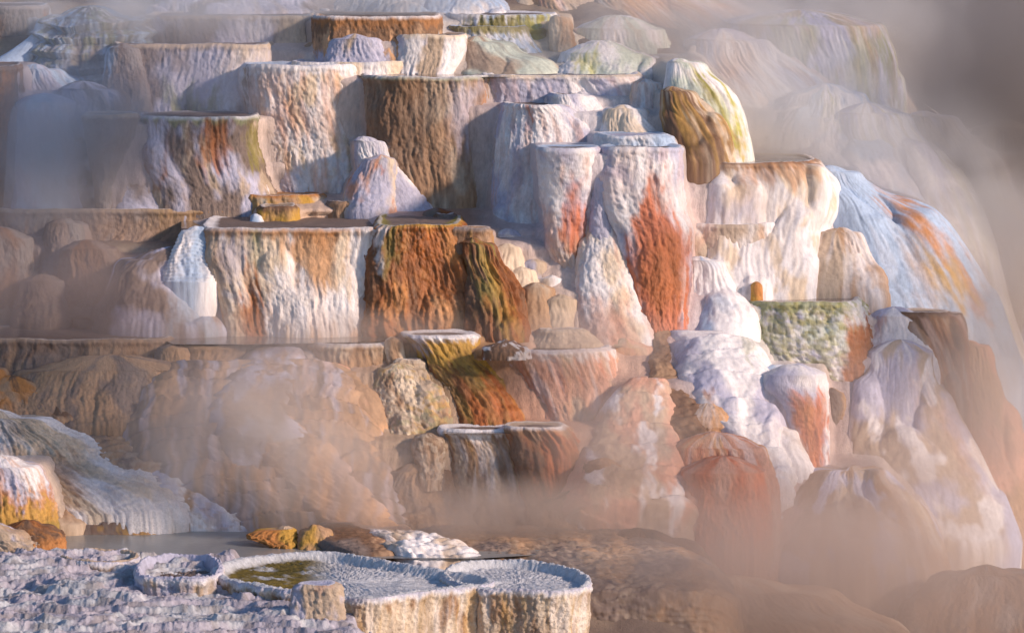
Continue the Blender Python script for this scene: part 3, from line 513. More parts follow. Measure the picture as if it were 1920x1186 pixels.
# ================================================================== striped fans, right of centre
F('flowstone_fan', 'pale fan with olive and yellow stripes curving down at upper right', 'fan', [(114, 1255, 1292), (135, 1250, 1332), (165, 1245, 1362), (200, 1240, 1385), (250, 1240, 1402), (306, 1240, 1412)], c(base=('white', 'mint'), wet=.3, streak=[('sand', .3)], st=[('ygr', [(1296, 128), (1330, 150), (1365, 190), (1390, 240), (1395, 290), (1384, 290), (1370, 250), (1340, 200), (1300, 150)], .95, .05), ('olv', [(1305, 140), (1335, 165), (1368, 215), (1376, 250), (1362, 235), (1325, 180)], .7, .05), ('gold', [(1372, 240), (1395, 250), (1398, 300), (1386, 295)], .6, .06)]), on='J', lean=.8, g=1.0, flat=False, dr=.8, plan=.02, lob=(6, .5, .05), mat=M_SOFT, tex=(.03, .03, .004))
F('flowstone_fan', 'brown striped fan nested inside the olive striped fan', 'fan', [(168, 1240, 1286), (190, 1240, 1316), (220, 1245, 1342), (260, 1256, 1364), (308, 1275, 1374)], c(base=('brn', 'brn', 'tan'), wet=.4, streak=[('gold', .5), ('cream', .5)], st=[('cream', [(1290, 165), (1330, 195), (1360, 245), (1376, 300), (1368, 300), (1345, 240), (1315, 200)], .8, .05), ('dbrn', [(1290, 220), (1330, 260), (1345, 300), (1290, 300)], .6, .1)]), on='J', lean=.5, g=1.0, flat=False, dr=.9, plan=.02, lob=(8, .25, .08), mat=M_SOFT, tex=(.03, .05, .004), res=.018)

# ================================================================== big hazy slopes at the right
F('flowstone_terrace', 'tall pale terrace with yellow olive streaks in the mist at upper right', T, [(44, 1360, 1645), (70, 1370, 1672), (110, 1380, 1686), (160, 1390, 1692), (240, 1380, 1698), (320, 1380, 1704)], c(base=('lav', 'sand'), cap='sand', streak=[('moss', .6), ('white', .5)], st=[('moss', [(1450, 50), (1540, 50), (1530, 110), (1490, 130), (1440, 90)], .8, .1), ('ygr', [(1600, 80), (1640, 90), (1640, 200), (1600, 210)], .45, .12), ('moss', [(1650, 62), (1668, 66), (1690, 120), (1696, 200), (1682, 190), (1666, 110)], .95, .06), ('brn', [(1672, 110), (1688, 120), (1694, 200), (1684, 190)], .6, .06)]), Yb=4.6, lean=.8, dep=1.4, p=2.6, lob=(14, .45, .14), mat=M_SOFT, flat=False)
F('flowstone_mound', 'white to peach slope running down left of the tall pale terrace', 'mound', [(70, 1290, 1420), (110, 1280, 1480), (160, 1300, 1540), (220, 1320, 1600), (320, 1350, 1700)], c(streak=[('peach', .4)], base=('white', 'lav'), st=[('peach', [(1350, 110), (1420, 110), (1440, 150), (1360, 160)], .6, .15)]), Yb=3.9, lean=1.5, g=1, flat=False, lob=(10, .6, .12), mat=M_SOFT)
F('flowstone_mound', 'smooth blue white mound with a yellow smudge below the tall pale terrace', 'mound', [(172, 1500, 1600), (195, 1470, 1635), (230, 1430, 1665), (280, 1390, 1700), (340, 1370, 1740), (420, 1380, 1780)], c(base=('white', 'blu'), streak=[('lav', .4)], st=[('ygr', [(1540, 185), (1570, 185), (1575, 230), (1550, 240)], .6, .08)]), Yb=3.0, lean=1.3, g=1, flat=False, lob=(14, .5, .15), mat=M_SOFT)
F('flowstone_mound', 'great white slope sweeping down to the right edge in steam', 'mound', [(208, 1570, 1680), (240, 1570, 1722), (300, 1580, 1768), (380, 1580, 1815), (460, 1600, 1850), (560, 1620, 1880), (680, 1640, 1915), (800, 1650, 1935)], c(base=('white', 'lav'), st=[('tan', [(1620, 290), (1660, 300), (1680, 400), (1640, 380)], .8, .14), ('sand', [(1700, 350), (1760, 400), (1800, 500), (1760, 480)], .5, .15)], streak=[('sand', .5), ('ygr', .25)]), Yb=2.2, lean=1.7, g=1, flat=False, dr=.7, lob=(22, .5, .16), mat=M_SOFT, tex=(.025, .015, .003))
F('flowstone_mound', 'farther pale slope with brown hollows at the right edge', 'mound', [(215, 1700, 1760), (240, 1690, 1810), (300, 1680, 1860), (400, 1690, 1905), (520, 1720, 1960), (700, 1740, 2000)], c(base=('lav', 'sand'), st=[('tan', [(1725, 230), (1760, 235), (1775, 310), (1740, 280)], .9, .1), ('brn', [(1800, 230), (1855, 250), (1870, 330), (1820, 330)], .7, .14)]), Yb=4.2, lean=1.5, g=1, flat=False, lob=(12, .6, .2), mat=M_SOFT)
F('flowstone_mound', 'farthest dim slope fading into mist at the right edge', 'mound', [(230, 1840, 1930), (300, 1820, 2000), (420, 1810, 2080), (600, 1820, 2120)], c(base=('sand', 'taupe')), Yb=6, lean=1.5, g=1, flat=False, lob=(6, .7, .2), mat=M_SOFT)
F('flowstone_dome', 'smooth blue dome with lobed folds and an orange band on its right side', 'dome', [(320, 1525, 1590), (338, 1520, 1625), (365, 1515, 1662), (400, 1515, 1706), (450, 1515, 1754), (510, 1520, 1796), (560, 1530, 1826), (620, 1560, 1852), (700, 1580, 1880)], c(base=('blu', 'blu'), wet=.35, streak=[('white', .2)], st=[('org', [(1650, 365), (1710, 385), (1780, 450), (1840, 540), (1855, 590), (1825, 590), (1780, 500), (1720, 430)], .95, .10), ('gold', [(1720, 470), (1790, 500), (1830, 560), (1800, 580), (1750, 550)], .9, .16), ('tan', [(1690, 440), (1730, 450), (1760, 560), (1720, 560)], .5, .15)]), Yb=.55, lean=1.1, g=1.1, flat=False, dr=.6, p=2.2, lob=(14, .7, .22), ml=[(1600, 375, 130, .16), (1680, 385, 120, .14), (1560, 430, 110, .2), (1640, 470, 110, .18), (1710, 480, 110, .16), (1590, 520, 120, .14)], mat=M_SOFT, tex=(.025, .015, .003))
F('flowstone_lobe', 'tan folded lobe between the white terrace and the blue dome', 'mound', [(432, 1548, 1600), (460, 1535, 1625), (500, 1525, 1640), (560, 1515, 1655)], c(base=('tan', 'sand'), streak=[('white', .4)], st=[('white', [(1590, 430), (1640, 450), (1660, 560), (1610, 560)], .8, .12)]), Yb=.3, lean=.4, flat=False, lob=(8, .4, .14), mat=M_SOFT, dr=.35)
F('travertine_terrace', 'white fluted terrace with a brown rim standing over the green speckled block', T, [(305, 1278, 1532), (325, 1278, 1548), (355, 1280, 1560), (400, 1280, 1554), (440, 1282, 1536), (490, 1285, 1532), (560, 1290, 1525)], c(base=('white', 'white', 'cream'), cap='sand', top=[('tan', .12, .8), ('brn', .03)], streak=[('sand', .3)], st=[('org', [(1400, 300), (1540, 300), (1535, 335), (1500, 345), (1450, 350), (1430, 335), (1400, 345)], .55, .07), ('brn', [(1430, 305), (1530, 305), (1520, 325), (1440, 335)], .5, .07), ('tan', [(1370, 310), (1430, 310), (1430, 420), (1390, 430)], .5, .12), ('lav', [(1285, 370), (1400, 370), (1420, 420), (1285, 420)], .6, .15)]),
  on='K', lean=.7, dep=1.1, p=3, lob=(20, .38, .15), tex=(.045, .03, .008), pool=.02, basin=.08, mat=M_SOFT)
F('travertine_ledge', 'cream pink step with a lip halfway down the white fluted terrace', 'ledge', [(420, 1285, 1460), (450, 1283, 1464), (490, 1290, 1463), (530, 1340, 1450), (558, 1380, 1440)], c(base=('white', 'sand'), cap='white', st=[('pink', [(1285, 425), (1340, 425), (1340, 460), (1285, 460)], .5, .08), ('peach', [(1425, 430), (1440, 430), (1436, 540), (1424, 540)], .7, .05)]), Yb=.1, lean=.15, dep=.6, p=2.8, lob=(10, .3, .12))
F('flowstone_mound', 'smooth white mound to the right of the red orange stained pillar', 'mound', [(485, 1290, 1335), (515, 1284, 1370), (550, 1278, 1390), (590, 1272, 1402), (625, 1262, 1410)], c(base=('white', 'blu'), wet=.3), Yb=-.75, lean=.6, flat=False, lob=(10, .3, .14), mat=M_SOFT)
F('flowstone_mound', 'low white mound with lavender folds beside the orange stump', 'mound', [(505, 1365, 1405), (530, 1350, 1425), (560, 1340, 1432), (600, 1330, 1430)], c(base=('white', 'lav')), Yb=-.3, lean=.4, flat=False, lob=(6, .25, .12))
F('flowstone_mound', 'tiny white knob beside the pool above the green speckled block', 'mound', [(525, 1455, 1475), (540, 1445, 1485), (560, 1440, 1490)], c(base=('white', 'lav')), on='K', lean=.12, flat=False, mat=M_SOFT)
F('flowstone_stump', 'little orange stump at the left end of the pool above the green speckled block', 'stump', [(533, 1410, 1428), (545, 1407, 1431), (564, 1405, 1432)], c(base=('org', 'gold')), on='K', lean=.04, flat=False)
F('travertine_block', 'big block speckled green and white under a flat rim, rust red on its right end', 'block', [(566, 1392, 1618), (590, 1384, 1626), (640, 1378, 1640), (700, 1420, 1645), (760, 1470, 1632), (830, 1500, 1600), (900, 1520, 1580)], c(base=('white', 'mint', 'lav'), cap='sand', wet=.35, mott=.15, top=[('moss', .20, .8)], spk=[('ygr', .4), ('moss', .6), ('olv', .45)], st=[('rust2', [(1590, 612), (1655, 600), (1655, 700), (1620, 820), (1585, 810), (1582, 700)], .95, .06, .5), ('moss', [(1380, 600), (1450, 580), (1500, 640), (1500, 750), (1560, 800), (1500, 860), (1400, 700)], .5, .2), ('white', [(1590, 565), (1625, 565), (1635, 610), (1600, 615)], .9, .05)]),
  Yb=-.95, lean=.4, dep=1.0, p=3, pop=(.05, 9), tex=(.06, .03, .014), lob=(14, .3, .10), pool=.015, basin=.1, res=.018)

# ================================================================== lower right: white slabs, pink terraces, misty cones
sheet('flowstone_slab', 'pale blue white lobed slab sloping down in front of the red orange stained pillar', 'slab', [(620, 1242, 1375, -1.0), (650, 1240, 1440, -1.35), (700, 1248, 1470, -1.85), (760, 1268, 1468, -2.3), (820, 1320, 1482, -2.7), (900, 1390, 1500, -3.1)], ('white', 'lav'), led=(.40, .04), amp=.035, bulge=.08, st=[('moss', [(1380, 610), (1440, 640), (1420, 680), (1380, 640)], .5, .08), ('org', [(1312, 728), (1330, 728), (1345, 770), (1335, 775)], .6, .04)], wet=.35, lobs=(26, .34, .10))
F('travertine_block', 'white capped block with an orange red face at lower right', 'block', [(702, 1440, 1545), (720, 1430, 1552), (760, 1465, 1553), (800, 1478, 1550), (850, 1490, 1553), (905, 1505, 1556)], c(base=('white', 'lav'), cap='white', st=[('coral', [(1482, 748), (1552, 742), (1556, 780), (1548, 840), (1556, 900), (1520, 900), (1495, 830), (1484, 790)], .97, .05, .4), ('org', [(1490, 760), (1540, 760), (1530, 880), (1510, 870)], .6, .1), ('white', [(1544, 830), (1552, 830), (1556, 880), (1548, 880)], .8, .03)]), Yb=-2.5, lean=.15, dr=.9, flat=False, lob=(6, .3, .08), res=.018)
sheet('flowstone_slab', 'white slab joining the bulging mass to the white capped block', 'slab', [(684, 1370, 1500, -1.3), (700, 1340, 1500, -1.6), (725, 1300, 1470, -2.0), (760, 1290, 1450, -2.3)], ('white', 'blu'), led=(.3, .03), amp=.04, bulge=.12, wet=.35)
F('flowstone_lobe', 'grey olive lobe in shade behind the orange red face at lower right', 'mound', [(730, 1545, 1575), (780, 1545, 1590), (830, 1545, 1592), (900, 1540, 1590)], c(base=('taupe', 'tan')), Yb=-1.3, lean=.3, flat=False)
F('flowstone_mound', 'white lobe sliding down between the pink terrace and the orange red block', 'mound', [(800, 1420, 1480), (840, 1425, 1510), (890, 1435, 1532), (940, 1445, 1542), (1000, 1440, 1540), (1060, 1430, 1530)], c(base=('white', 'sand')), Yb=-3.35, lean=.8, g=1, flat=False, lob=(8, .35, .1), mat=M_SOFT)
sheet('flowstone_gully', 'strip of brown wet rock running down left of the white slabs', 'slab', [(618, 1225, 1262, -.95), (660, 1215, 1262, -1.4), (710, 1208, 1285, -2.0), (760, 1225, 1320, -2.5), (810, 1240, 1340, -2.9)], ('brn', 'tan'), led=(.15, .015), amp=.04, bulge=.05, spk=[('dbrn', .4)], wet=.5)
F('travertine_ledge', 'tan and orange double ledge below the brown wet strip', 'ledge', [(778, 1270, 1392), (800, 1262, 1400), (830, 1258, 1400), (850, 1258, 1400)], c(base=('peach', 'tan'), cap='sand', streak=[('org', .5), ('white', .4)]), Yb=-3.0, lean=.25, dep=.5, ledge=(.22, .08), lob=(6, .25, .08), flat=False)
F('travertine_terrace', 'rounded pink orange terrace rising from the mist at lower right', T, [(838, 1262, 1425), (860, 1258, 1442), (900, 1255, 1452), (960, 1262, 1458), (1020, 1272, 1462), (1080, 1275, 1470)], c(base=('pink', 'peach'), cap='brn', streak=[('coral', .6), ('white', .35)], st=[('coral', [(1350, 860), (1450, 880), (1460, 1080), (1350, 1060)], .35, .2)]), Yb=-3.9, lean=.5, dr=.5, p=3, lob=(10, .35, .1), flat=False)
F('travertine_ledge', 'pink shelf with a pale lip on the front of the rounded pink terrace', 'ledge', [(887, 1282, 1432), (900, 1276, 1440), (950, 1276, 1446), (1010, 1285, 1450)], c(base=('pink', 'coral'), cap='pink', streak=[('coral', .5)]), Yb=-4.1, lean=.15, dep=.45, flat=False)
sheet('flowstone_apron', 'stepped misty pink and white apron left of the rounded pink terrace', 'apron', [(708, 1165, 1262, -2.3), (760, 1120, 1275, -2.65), (820, 1085, 1290, -3.05), (880, 1055, 1305, -3.5), (960, 1040, 1320, -4.0)], ('pink', 'sand', 'white'), led=(.42, .05), amp=.03, bulge=.05, lobs=(10, .6, .06))
F('flowstone_mound', 'brown misty mound at the foot of the pink white steps', 'mound', [(868, 1100, 1160), (895, 1092, 1190), (930, 1090, 1205), (990, 1090, 1215)], c(base=('tan', 'brn')), Yb=-4.1, lean=.4, flat=False, lob=(4, .3, .08))
F('flowstone_mound', 'low tan mound in mist right of the rust brown buttress foot', 'mound', [(935, 1040, 1150), (955, 1010, 1200), (1000, 1000, 1230)], c(base=('tan', 'brn')), Yb=-4.3, lean=.5, flat=False, lob=(4, .3, .08))
F('travertine_terrace', 'brown fluted terrace end on the far side of the white misty cone', T, [(586, 1682, 1782), (610, 1695, 1796), (650, 1720, 1808), (700, 1740, 1815), (760, 1750, 1820)], c(base=('tan', 'brn'), cap='sand', wet=.35, streak=[('rust2', .5), ('white', .25)], top=[('brn', .05)]), Yb=-.4, lean=.3, dr=.8, lob=(8, .22, .09), mat=M_SOFT)
F('flowstone_mound', 'white lobe beside the brown fluted terrace end', 'mound', [(592, 1632, 1722), (610, 1625, 1742), (650, 1618, 1752), (710, 1600, 1765)], c(base=('white', 'lav'), st=[('pink', [(1635, 600), (1665, 600), (1650, 640)], .6, .06)]), Yb=-.75, lean=.7, flat=False, mat=M_SOFT)
F('flowstone_cone', 'large white cone of flowstone spreading down into the mist at lower right', 'mound', [(655, 1630, 1748), (690, 1622, 1756), (740, 1610, 1768), (800, 1595, 1790), (860, 1580, 1820), (930, 1575, 1850), (1030, 1580, 1890)], c(base=('lav', 'sand', 'white'), st=[('pink', [(1720, 700), (1790, 780), (1850, 900), (1800, 860), (1740, 780)], .4, .16)]), Yb=-2.2, lean=1.6, g=1, flat=False, dr=.55, lob=(18, .6, .13), mat=M_SOFT, tex=(.025, .015, .003), p=2.3)
F('flowstone_mound', 'pinkish brown slope behind the large white cone at the right edge', 'mound', [(640, 1780, 1840), (700, 1760, 1870), (800, 1760, 1900), (950, 1760, 1930), (1060, 1780, 1960)], c(base=('tan', 'pink')), Yb=-.9, lean=1.0, g=1, flat=False, lob=(8, .5, .12), mat=M_SOFT)
F('flowstone_cone', 'low pink brown cone in front of the large white cone', 'mound', [(878, 1575, 1620), (910, 1500, 1692), (960, 1455, 1745), (1030, 1430, 1780), (1080, 1420, 1790)], c(base=('tan', 'sand', 'lav'), streak=[('white', .25)]), Yb=-4.0, lean=1.1, g=1, flat=False, dr=.6, lob=(12, .6, .1), mat=M_SOFT, p=2.8, tex=(.04, .012, .006))

# ================================================================== third row: the rust wall and its neighbours
F('travertine_terrace', 'long low terrace wall with tan lit drips reaching the left edge of the photo', T, [(392, -60, 470), (420, -60, 472), (460, -60, 440), (520, -60, 380), (610, -60, 300)], c(base=('taupe', 'grey'), cap='sand', mott=.12, st=[('gold', [(280, 392), (475, 390), (470, 425), (280, 425)], .35, .12), ('org', [(370, 392), (475, 392), (470, 424), (375, 424)], .5, .1), ('tan', [(180, 400), (370, 395), (380, 470), (200, 520)], .6, .2)], streak=[('brn', .5)], top=[('sand', .03)]), Yb=1.0, lean=.5, dep=1.0, p=4.5, lob=(16, .45, .16), lip=.05)  # gold, orange and tan patches paint the light on the drips
F('travertine_terrace', 'low golden brown ledge with a white notch beside the pool', T, [(388, 488, 552), (398, 486, 554), (420, 484, 556)], c(base=('gold', 'tan'), cap='sand', top=[('brn', .06)]), on='C', lean=.05, dep=.4, p=5)
F('travertine_terrace', 'small olive gold ledge under the foot of the tall white pillar', T, [(366, 442, 605), (380, 445, 612), (398, 450, 618), (412, 520, 622)], c(base=('tan', 'gold', 'cream'), cap='org', floor='tan', top=[('org', .03)]), on='C', lean=.1, dep=.45, lob=(5, .25, .07))
F('travertine_terrace', 'round low buff ledge at the pool edge below the round pinkish mound', T, [(378, 612, 706), (392, 606, 712), (414, 604, 716)], c(base=('taupe', 'tan'), cap='tan', floor='tan'), on='C', lean=.08, dep=.4, pop=(.02, 14))
F('flowstone_bump', 'small brown knob on the rim of the rust wall', 'knob', [(396, 800, 838), (404, 792, 852), (418, 788, 858)], c(base=('taupe', 'rust')), on='C', lean=.06, flat=False)
F('travertine_ledge', 'small brown ledge behind the knob on the rust wall', 'ledge', [(402, 815, 850), (420, 812, 858)], c(base=('taupe', 'brn')), on='C', lean=.02, dep=.3)
F('white_splash', 'little white fan of water spilling through the notch in the golden ledge', 'splash', [(404, 472, 484), (412, 468, 492), (421, 464, 498)], c(base=('white', 'blu')), on='C', lean=.08, flat=False, mat=M_SOFT, tex=(.01, .01, .003), sink=.05)
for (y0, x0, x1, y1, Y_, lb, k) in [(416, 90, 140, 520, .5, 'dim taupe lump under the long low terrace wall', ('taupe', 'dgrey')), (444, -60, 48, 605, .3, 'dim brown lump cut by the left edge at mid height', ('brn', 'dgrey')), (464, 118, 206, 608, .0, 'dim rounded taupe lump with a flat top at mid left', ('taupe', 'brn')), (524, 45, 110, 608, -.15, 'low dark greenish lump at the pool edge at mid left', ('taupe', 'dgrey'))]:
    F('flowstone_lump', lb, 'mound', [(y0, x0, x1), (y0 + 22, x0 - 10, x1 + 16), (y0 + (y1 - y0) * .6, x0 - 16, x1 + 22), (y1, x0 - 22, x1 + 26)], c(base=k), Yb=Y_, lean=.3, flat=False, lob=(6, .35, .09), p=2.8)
F('flowstone_mound', 'broad misty mound under the blue white chute at left of centre', 'mound', [(485, 250, 390), (510, 210, 415), (550, 195, 430), (590, 190, 438), (625, 185, 440)], c(base=('taupe', 'lav'), st=[('blu', [(340, 480), (380, 480), (400, 560), (420, 625), (330, 620), (320, 540)], .65, .12), ('tan', [(380, 530), (430, 540), (435, 600), (400, 600)], .6, .1)]), Yb=-1.0, lean=.5, flat=False, dr=.6, lob=(10, .4, .12), mat=M_SOFT)
F('flowstone_chute', 'blue white rippled chute spilling from the pool left of the buff and rust wall', 'chute', [(430, 350, 392), (450, 332, 394), (480, 318, 398), (530, 300, 410)], c(base=('blu', 'white')), Yb=-.8, lean=.35, flat=False, dr=.5, ledge=(.06, .025), mat=M_SOFT)
F('flowstone_mound', 'small white misty mound in the pool under the chute', 'mound', [(588, 330, 385), (605, 318, 402), (628, 300, 412)], c(base=('white', 'lav')), on='D', lean=.2, flat=False, mat=M_SOFT)
F('travertine_terrace', 'buff and white wall with rust tongues standing in the steaming pool left of centre', T, [(428, 376, 745), (445, 376, 745), (480, 378, 742), (520, 386, 740), (560, 402, 738), (600, 412, 736), (628, 416, 735)], c(base=('cream', 'peach', 'white'), wet=.3, mott=.1, cap='white', top=[('tan', .14, .8), ('org', .07, .5), ('white', .02)], streak=[('peach', .4)], st=[('taupe', [(378, 430), (460, 430), (455, 500), (430, 550), (385, 500)], .6, .12), ('lav', [(415, 450), (462, 450), (460, 500), (442, 560), (415, 500)], .5, .08), ('rust2', [(462, 495), (478, 520), (498, 545), (502, 640), (440, 640), (445, 570)], .95, .05, .5), ('moss', [(464, 430), (484, 430), (482, 490), (470, 500)], .6, .06), ('white', [(500, 515), (560, 515), (660, 560), (670, 640), (505, 640)], .75, .1), ('white', [(655, 430), (730, 428), (690, 480), (680, 600), (655, 590), (650, 480)], .9, .06), ('org', [(510, 432), (640, 432), (620, 470), (560, 455), (515, 465)], .5, .1)]),
  on='D', lean=.3, g=1.8, dep=1.2, p=3.6, tex=(.04, .03, .010), lob=(14, .32, .08), ml=[(520, 455, 60, .10), (590, 475, 90, .08), (640, 480, 60, .08), (552, 518, 110, .15), (600, 560, 80, .10), (405, 450, 80, .09), (560, 575, 60, .08)], lip=.05, res=.018)
F('flowstone_mound', 'small cream mound in the pool at the white edge of the rust wall', 'mound', [(584, 640, 655), (600, 630, 668), (622, 625, 676)], c(base=('cream', 'white')), on='D', lean=.12, flat=False)
F('travertine_terrace', 'deep rust orange wall with a ragged dark left edge at centre', T, [(422, 704, 864), (445, 696, 876), (480, 688, 890), (530, 680, 912), (580, 676, 935), (622, 674, 950), (660, 690, 960)], c(base=('rust2', 'rust', 'org'), wet=.75, mott=.25, cap='olv', top=[('gold', .03)], streak=[('rust', .8), ('dbrn', .5), ('org', .3)], st=[('rust', [(690, 430), (760, 425), (735, 520), (720, 610), (678, 620), (682, 500)], .8, .1), ('olv', [(715, 425), (750, 425), (740, 480), (715, 500)], .7, .08), ('dbrn', [(700, 440), (722, 440), (712, 520), (690, 600), (680, 560)], .55, .08), ('white', [(700, 424), (735, 424), (712, 455), (716, 500), (708, 500), (702, 460)], .7, .04), ('peach', [(800, 560), (880, 560), (880, 625), (790, 625)], .4, .15)]),
  Yb=-1.2, lean=.45, dep=1.1, p=4.5, tex=(.05, .06, .014), lob=(10, .3, .08), ml=[(862, 470, 60, .14), (840, 530, 90, .10), (912, 545, 70, .12)], lip=.03, res=.018)
F('travertine_block', 'brown block with a flat rim at the right end of the rust wall', 'block', [(428, 838, 924), (445, 838, 926), (475, 842, 928), (510, 850, 930), (560, 855, 940)], c(base=('brn', 'tan'), cap='tan', wet=.4, top=[('grey', .03)], streak=[('rust', .5), ('gold', .4)]), Yb=-.85, lean=.15, dr=.7, p=3.5, lob=(4, .25, .06))
F('flowstone_ridge', 'olive and rust ridges sweeping down to the right of the rust wall', 'ridge', [(450, 862, 910), (490, 872, 940), (540, 878, 975), (590, 882, 992), (640, 890, 1000), (668, 900, 1002)], c(base=('brn', 'rust'), wet=.5, streak=[('olv', .7), ('rust2', .5)], st=[('gold', [(890, 460), (900, 460), (960, 580), (965, 650), (950, 650)], .5, .05), ('brn', [(885, 560), (935, 560), (930, 640), (890, 640)], .7, .1)]), Yb=-1.6, lean=.75, g=1, flat=False, dr=.7, tex=(.05, .09, .012), lob=(8, .3, .12), res=.018)
F('flowstone_mound', 'pale lavender shoulder behind the heap of knobs right of the rust wall', 'mound', [(436, 925, 985), (470, 915, 1015), (530, 920, 1050), (620, 930, 1070)], c(base=('lav', 'white')), Yb=-.35, lean=.5, flat=False, lob=(6, .35, .08), dr=.5)
MN = [(462, 935, 968, 505, -.35, 'cream'), (505, 962, 996, 548, -.5, 'cream'), (490, 985, 1015, 560, -.3, 'lav'), (538, 985, 1032, 612, -.8, 'tan'), (560, 1025, 1075, 632, -.85, 'sand'), (520, 1020, 1048, 600, -.45, 'white'), (590, 968, 995, 630, -.95, 'cream')]
ML = ['uppermost cream knob of the heap right of the rust wall', 'second cream knob from the top of the heap right of the rust wall', 'pale lavender knob leaning on the broad white wall', 'tan knob in the middle of the heap right of the rust wall', 'largest sandy mound of the heap, next to the swelling column', 'white knob at the back of the heap near the left hand pillar', 'lowest cream knob of the heap beside the olive ridges']
for (y0, x0, x1, y1, Y_, k), lb in zip(MN, ML):
    F('flowstone_bump', lb, 'knob', [(y0, x0, x1), (y0 + 16, x0 - 14, x1 + 12), (y0 + (y1 - y0) * .6, x0 - 20, x1 + 16), (y1 + 30, x0 - 26, x1 + 20)], c(base=(k, 'sand')), Yb=Y_ - .42, lean=.3, flat=False, lob=(3, .3, .05), dr=.9, group='knobs heaped right of the rust wall', mat=M_SOFT)
F('travertine_ledge', 'low cake shaped cream ledge standing at the back of the middle pool', 'ledge', [(618, 1010, 1096), (630, 1000, 1112), (649, 985, 1130)], c(base=('sand', 'cream'), cap='sand', floor='sand'), on='G', lean=.12, dr=.5, lob=(4, .3, .06), sink=.3)
F('flowstone_mound', 'long low pink mound joining the middle pool to the brown wet strip', 'mound', [(650, 1120, 1215), (670, 1115, 1235), (695, 1130, 1225), (740, 1140, 1200)], c(base=('pink', 'sand'), st=[('ygr', [(1150, 660), (1190, 660), (1180, 690), (1150, 690)], .3, .1)]), Yb=-1.9, lean=.5, flat=False, dr=.5, mat=M_SOFT, lob=(4, .4, .06))

# ================================================================== fourth row
F('travertine_terrace', 'brown terrace wall with warm lit drips at the left edge under the steaming pool', T, [(636, -60, 322), (655, -60, 324), (690, -60, 300), (730, -60, 260), (790, -60, 240)], c(base=('taupe', 'brn'), cap='sand', top=[('sand', .02)], streak=[('tan', .6)], st=[('tan', [(160, 640), (230, 640), (225, 700), (175, 705)], .7, .1), ('peach', [(180, 640), (320, 635), (320, 660), (200, 680)], .4, .1)]), Yb=-2.1, lean=.45, dep=.9, p=4, lob=(10, .45, .14), lip=.05)  # warm light on the drips is painted with the tan and peach patches
F('flowstone_mound', 'round brown mound at the right end of the left edge terrace', 'mound', [(650, 305, 345), (668, 290, 362), (700, 285, 365), (740, 280, 370)], c(base=('tan', 'taupe')), Yb=-2.1, lean=.2, flat=False, lob=(4, .3, .07))
F('flowstone_mound', 'sandy brown bank sloping down below the left edge terrace', 'mound', [(692, 60, 360), (715, 10, 410), (750, -20, 440), (800, -30, 460)], c(base=('tan', 'taupe')), Yb=-2.7, lean=.6, flat=False, dr=.2, p=4, lob=(12, .4, .09))
F('travertine_terrace', 'misty brown terrace wall between the left edge terrace and the white chute', T, [(648, 318, 480), (670, 318, 470), (720, 330, 440), (790, 340, 420)], c(base=('tan', 'taupe'), cap='sand'), Yb=-2.2, lean=.35, dep=.6, p=3, lob=(6, .4, .09))
sheet('flowstone_slope', 'wide misty tan face below the steaming pool, left of the golden popcorn slope', 'slope', [(676, 290, 660, -2.05), (720, 250, 690, -2.42), (780, 220, 715, -2.86), (840, 230, 735, -3.2), (900, 300, 760, -3.5), (985, 420, 800, -3.85)], ('taupe', 'tan', 'tan'), led=(.26, .10), amp=.04, lobs=(5, .6, .03), streak=[('lav', .55), ('peach', .3)])
sheet('flowstone_chute', 'misty lavender chute rippling down from the steaming pool over the wide tan face', 'chute', [(650, 462, 572, -1.8), (680, 430, 576, -2.12), (720, 400, 570, -2.58), (765, 372, 560, -2.93), (820, 390, 600, -3.28)], ('lav', 'taupe', 'tan'), led=(.07, .012), amp=.022, bulge=.05, st=[('taupe', [(500, 650), (570, 650), (570, 690), (520, 690)], .4, .08)])
F('travertine_terrace', 'buff scalloped ledge left of the gold and rust buttress', T, [(645, 572, 738), (665, 572, 740), (690, 575, 742), (715, 580, 740)], c(base=('tan', 'cream'), cap='white', top=[('white', .03)], st=[('brn', [(580, 650), (640, 650), (640, 690), (590, 690)], .5, .1)]), Yb=-1.95, lean=.12, dep=.6, p=3, lob=(6, .25, .08), lip=.05)
F('flowstone_bump', 'cream knob between the buff ledge and the gold and rust buttress', 'knob', [(636, 725, 748), (650, 720, 757), (690, 722, 762)], c(base=('cream', 'tan')), Yb=-1.9, lean=.1, flat=False)
F('travertine_ledge', 'cream step below the cream knob at centre', 'ledge', [(674, 742, 790), (690, 738, 800), (720, 736, 806)], c(base=('cream', 'sand')), Yb=-2.15, lean=.15, dr=.6)
F('flowstone_slope', 'pinkish tan slope falling from the buff ledge into the mist', 'slope', [(692, 572, 660), (730, 575, 700), (780, 590, 720), (850, 620, 730), (920, 660, 745), (990, 690, 780)], c(base=('tan', 'peach', 'pink')), Yb=-3.4, lean=1.3, g=1, flat=False, dr=.5, lob=(12, .4, .10), mat=M_SOFT)
F('popcorn_slope', 'slope crusted with round golden popcorn nodules at centre', 'slope', [(690, 720, 778), (710, 700, 808), (740, 690, 830), (780, 695, 846), (810, 700, 852), (850, 705, 850), (920, 715, 850), (990, 720, 860)], c(base=('sand', 'cream', 'tan'), wet=.4, mott=.15, spk=[('gold', .5), ('brn', .4), ('moss', .4)], bot=[('taupe', .6, .7)]), Yb=-3.4, lean=1.2, g=1.2, flat=False, dr=.75, p=2.5, pop=(.055, 10.5), lob=(8, .4, .12), res=.016, tex=(.05, .02, .012))
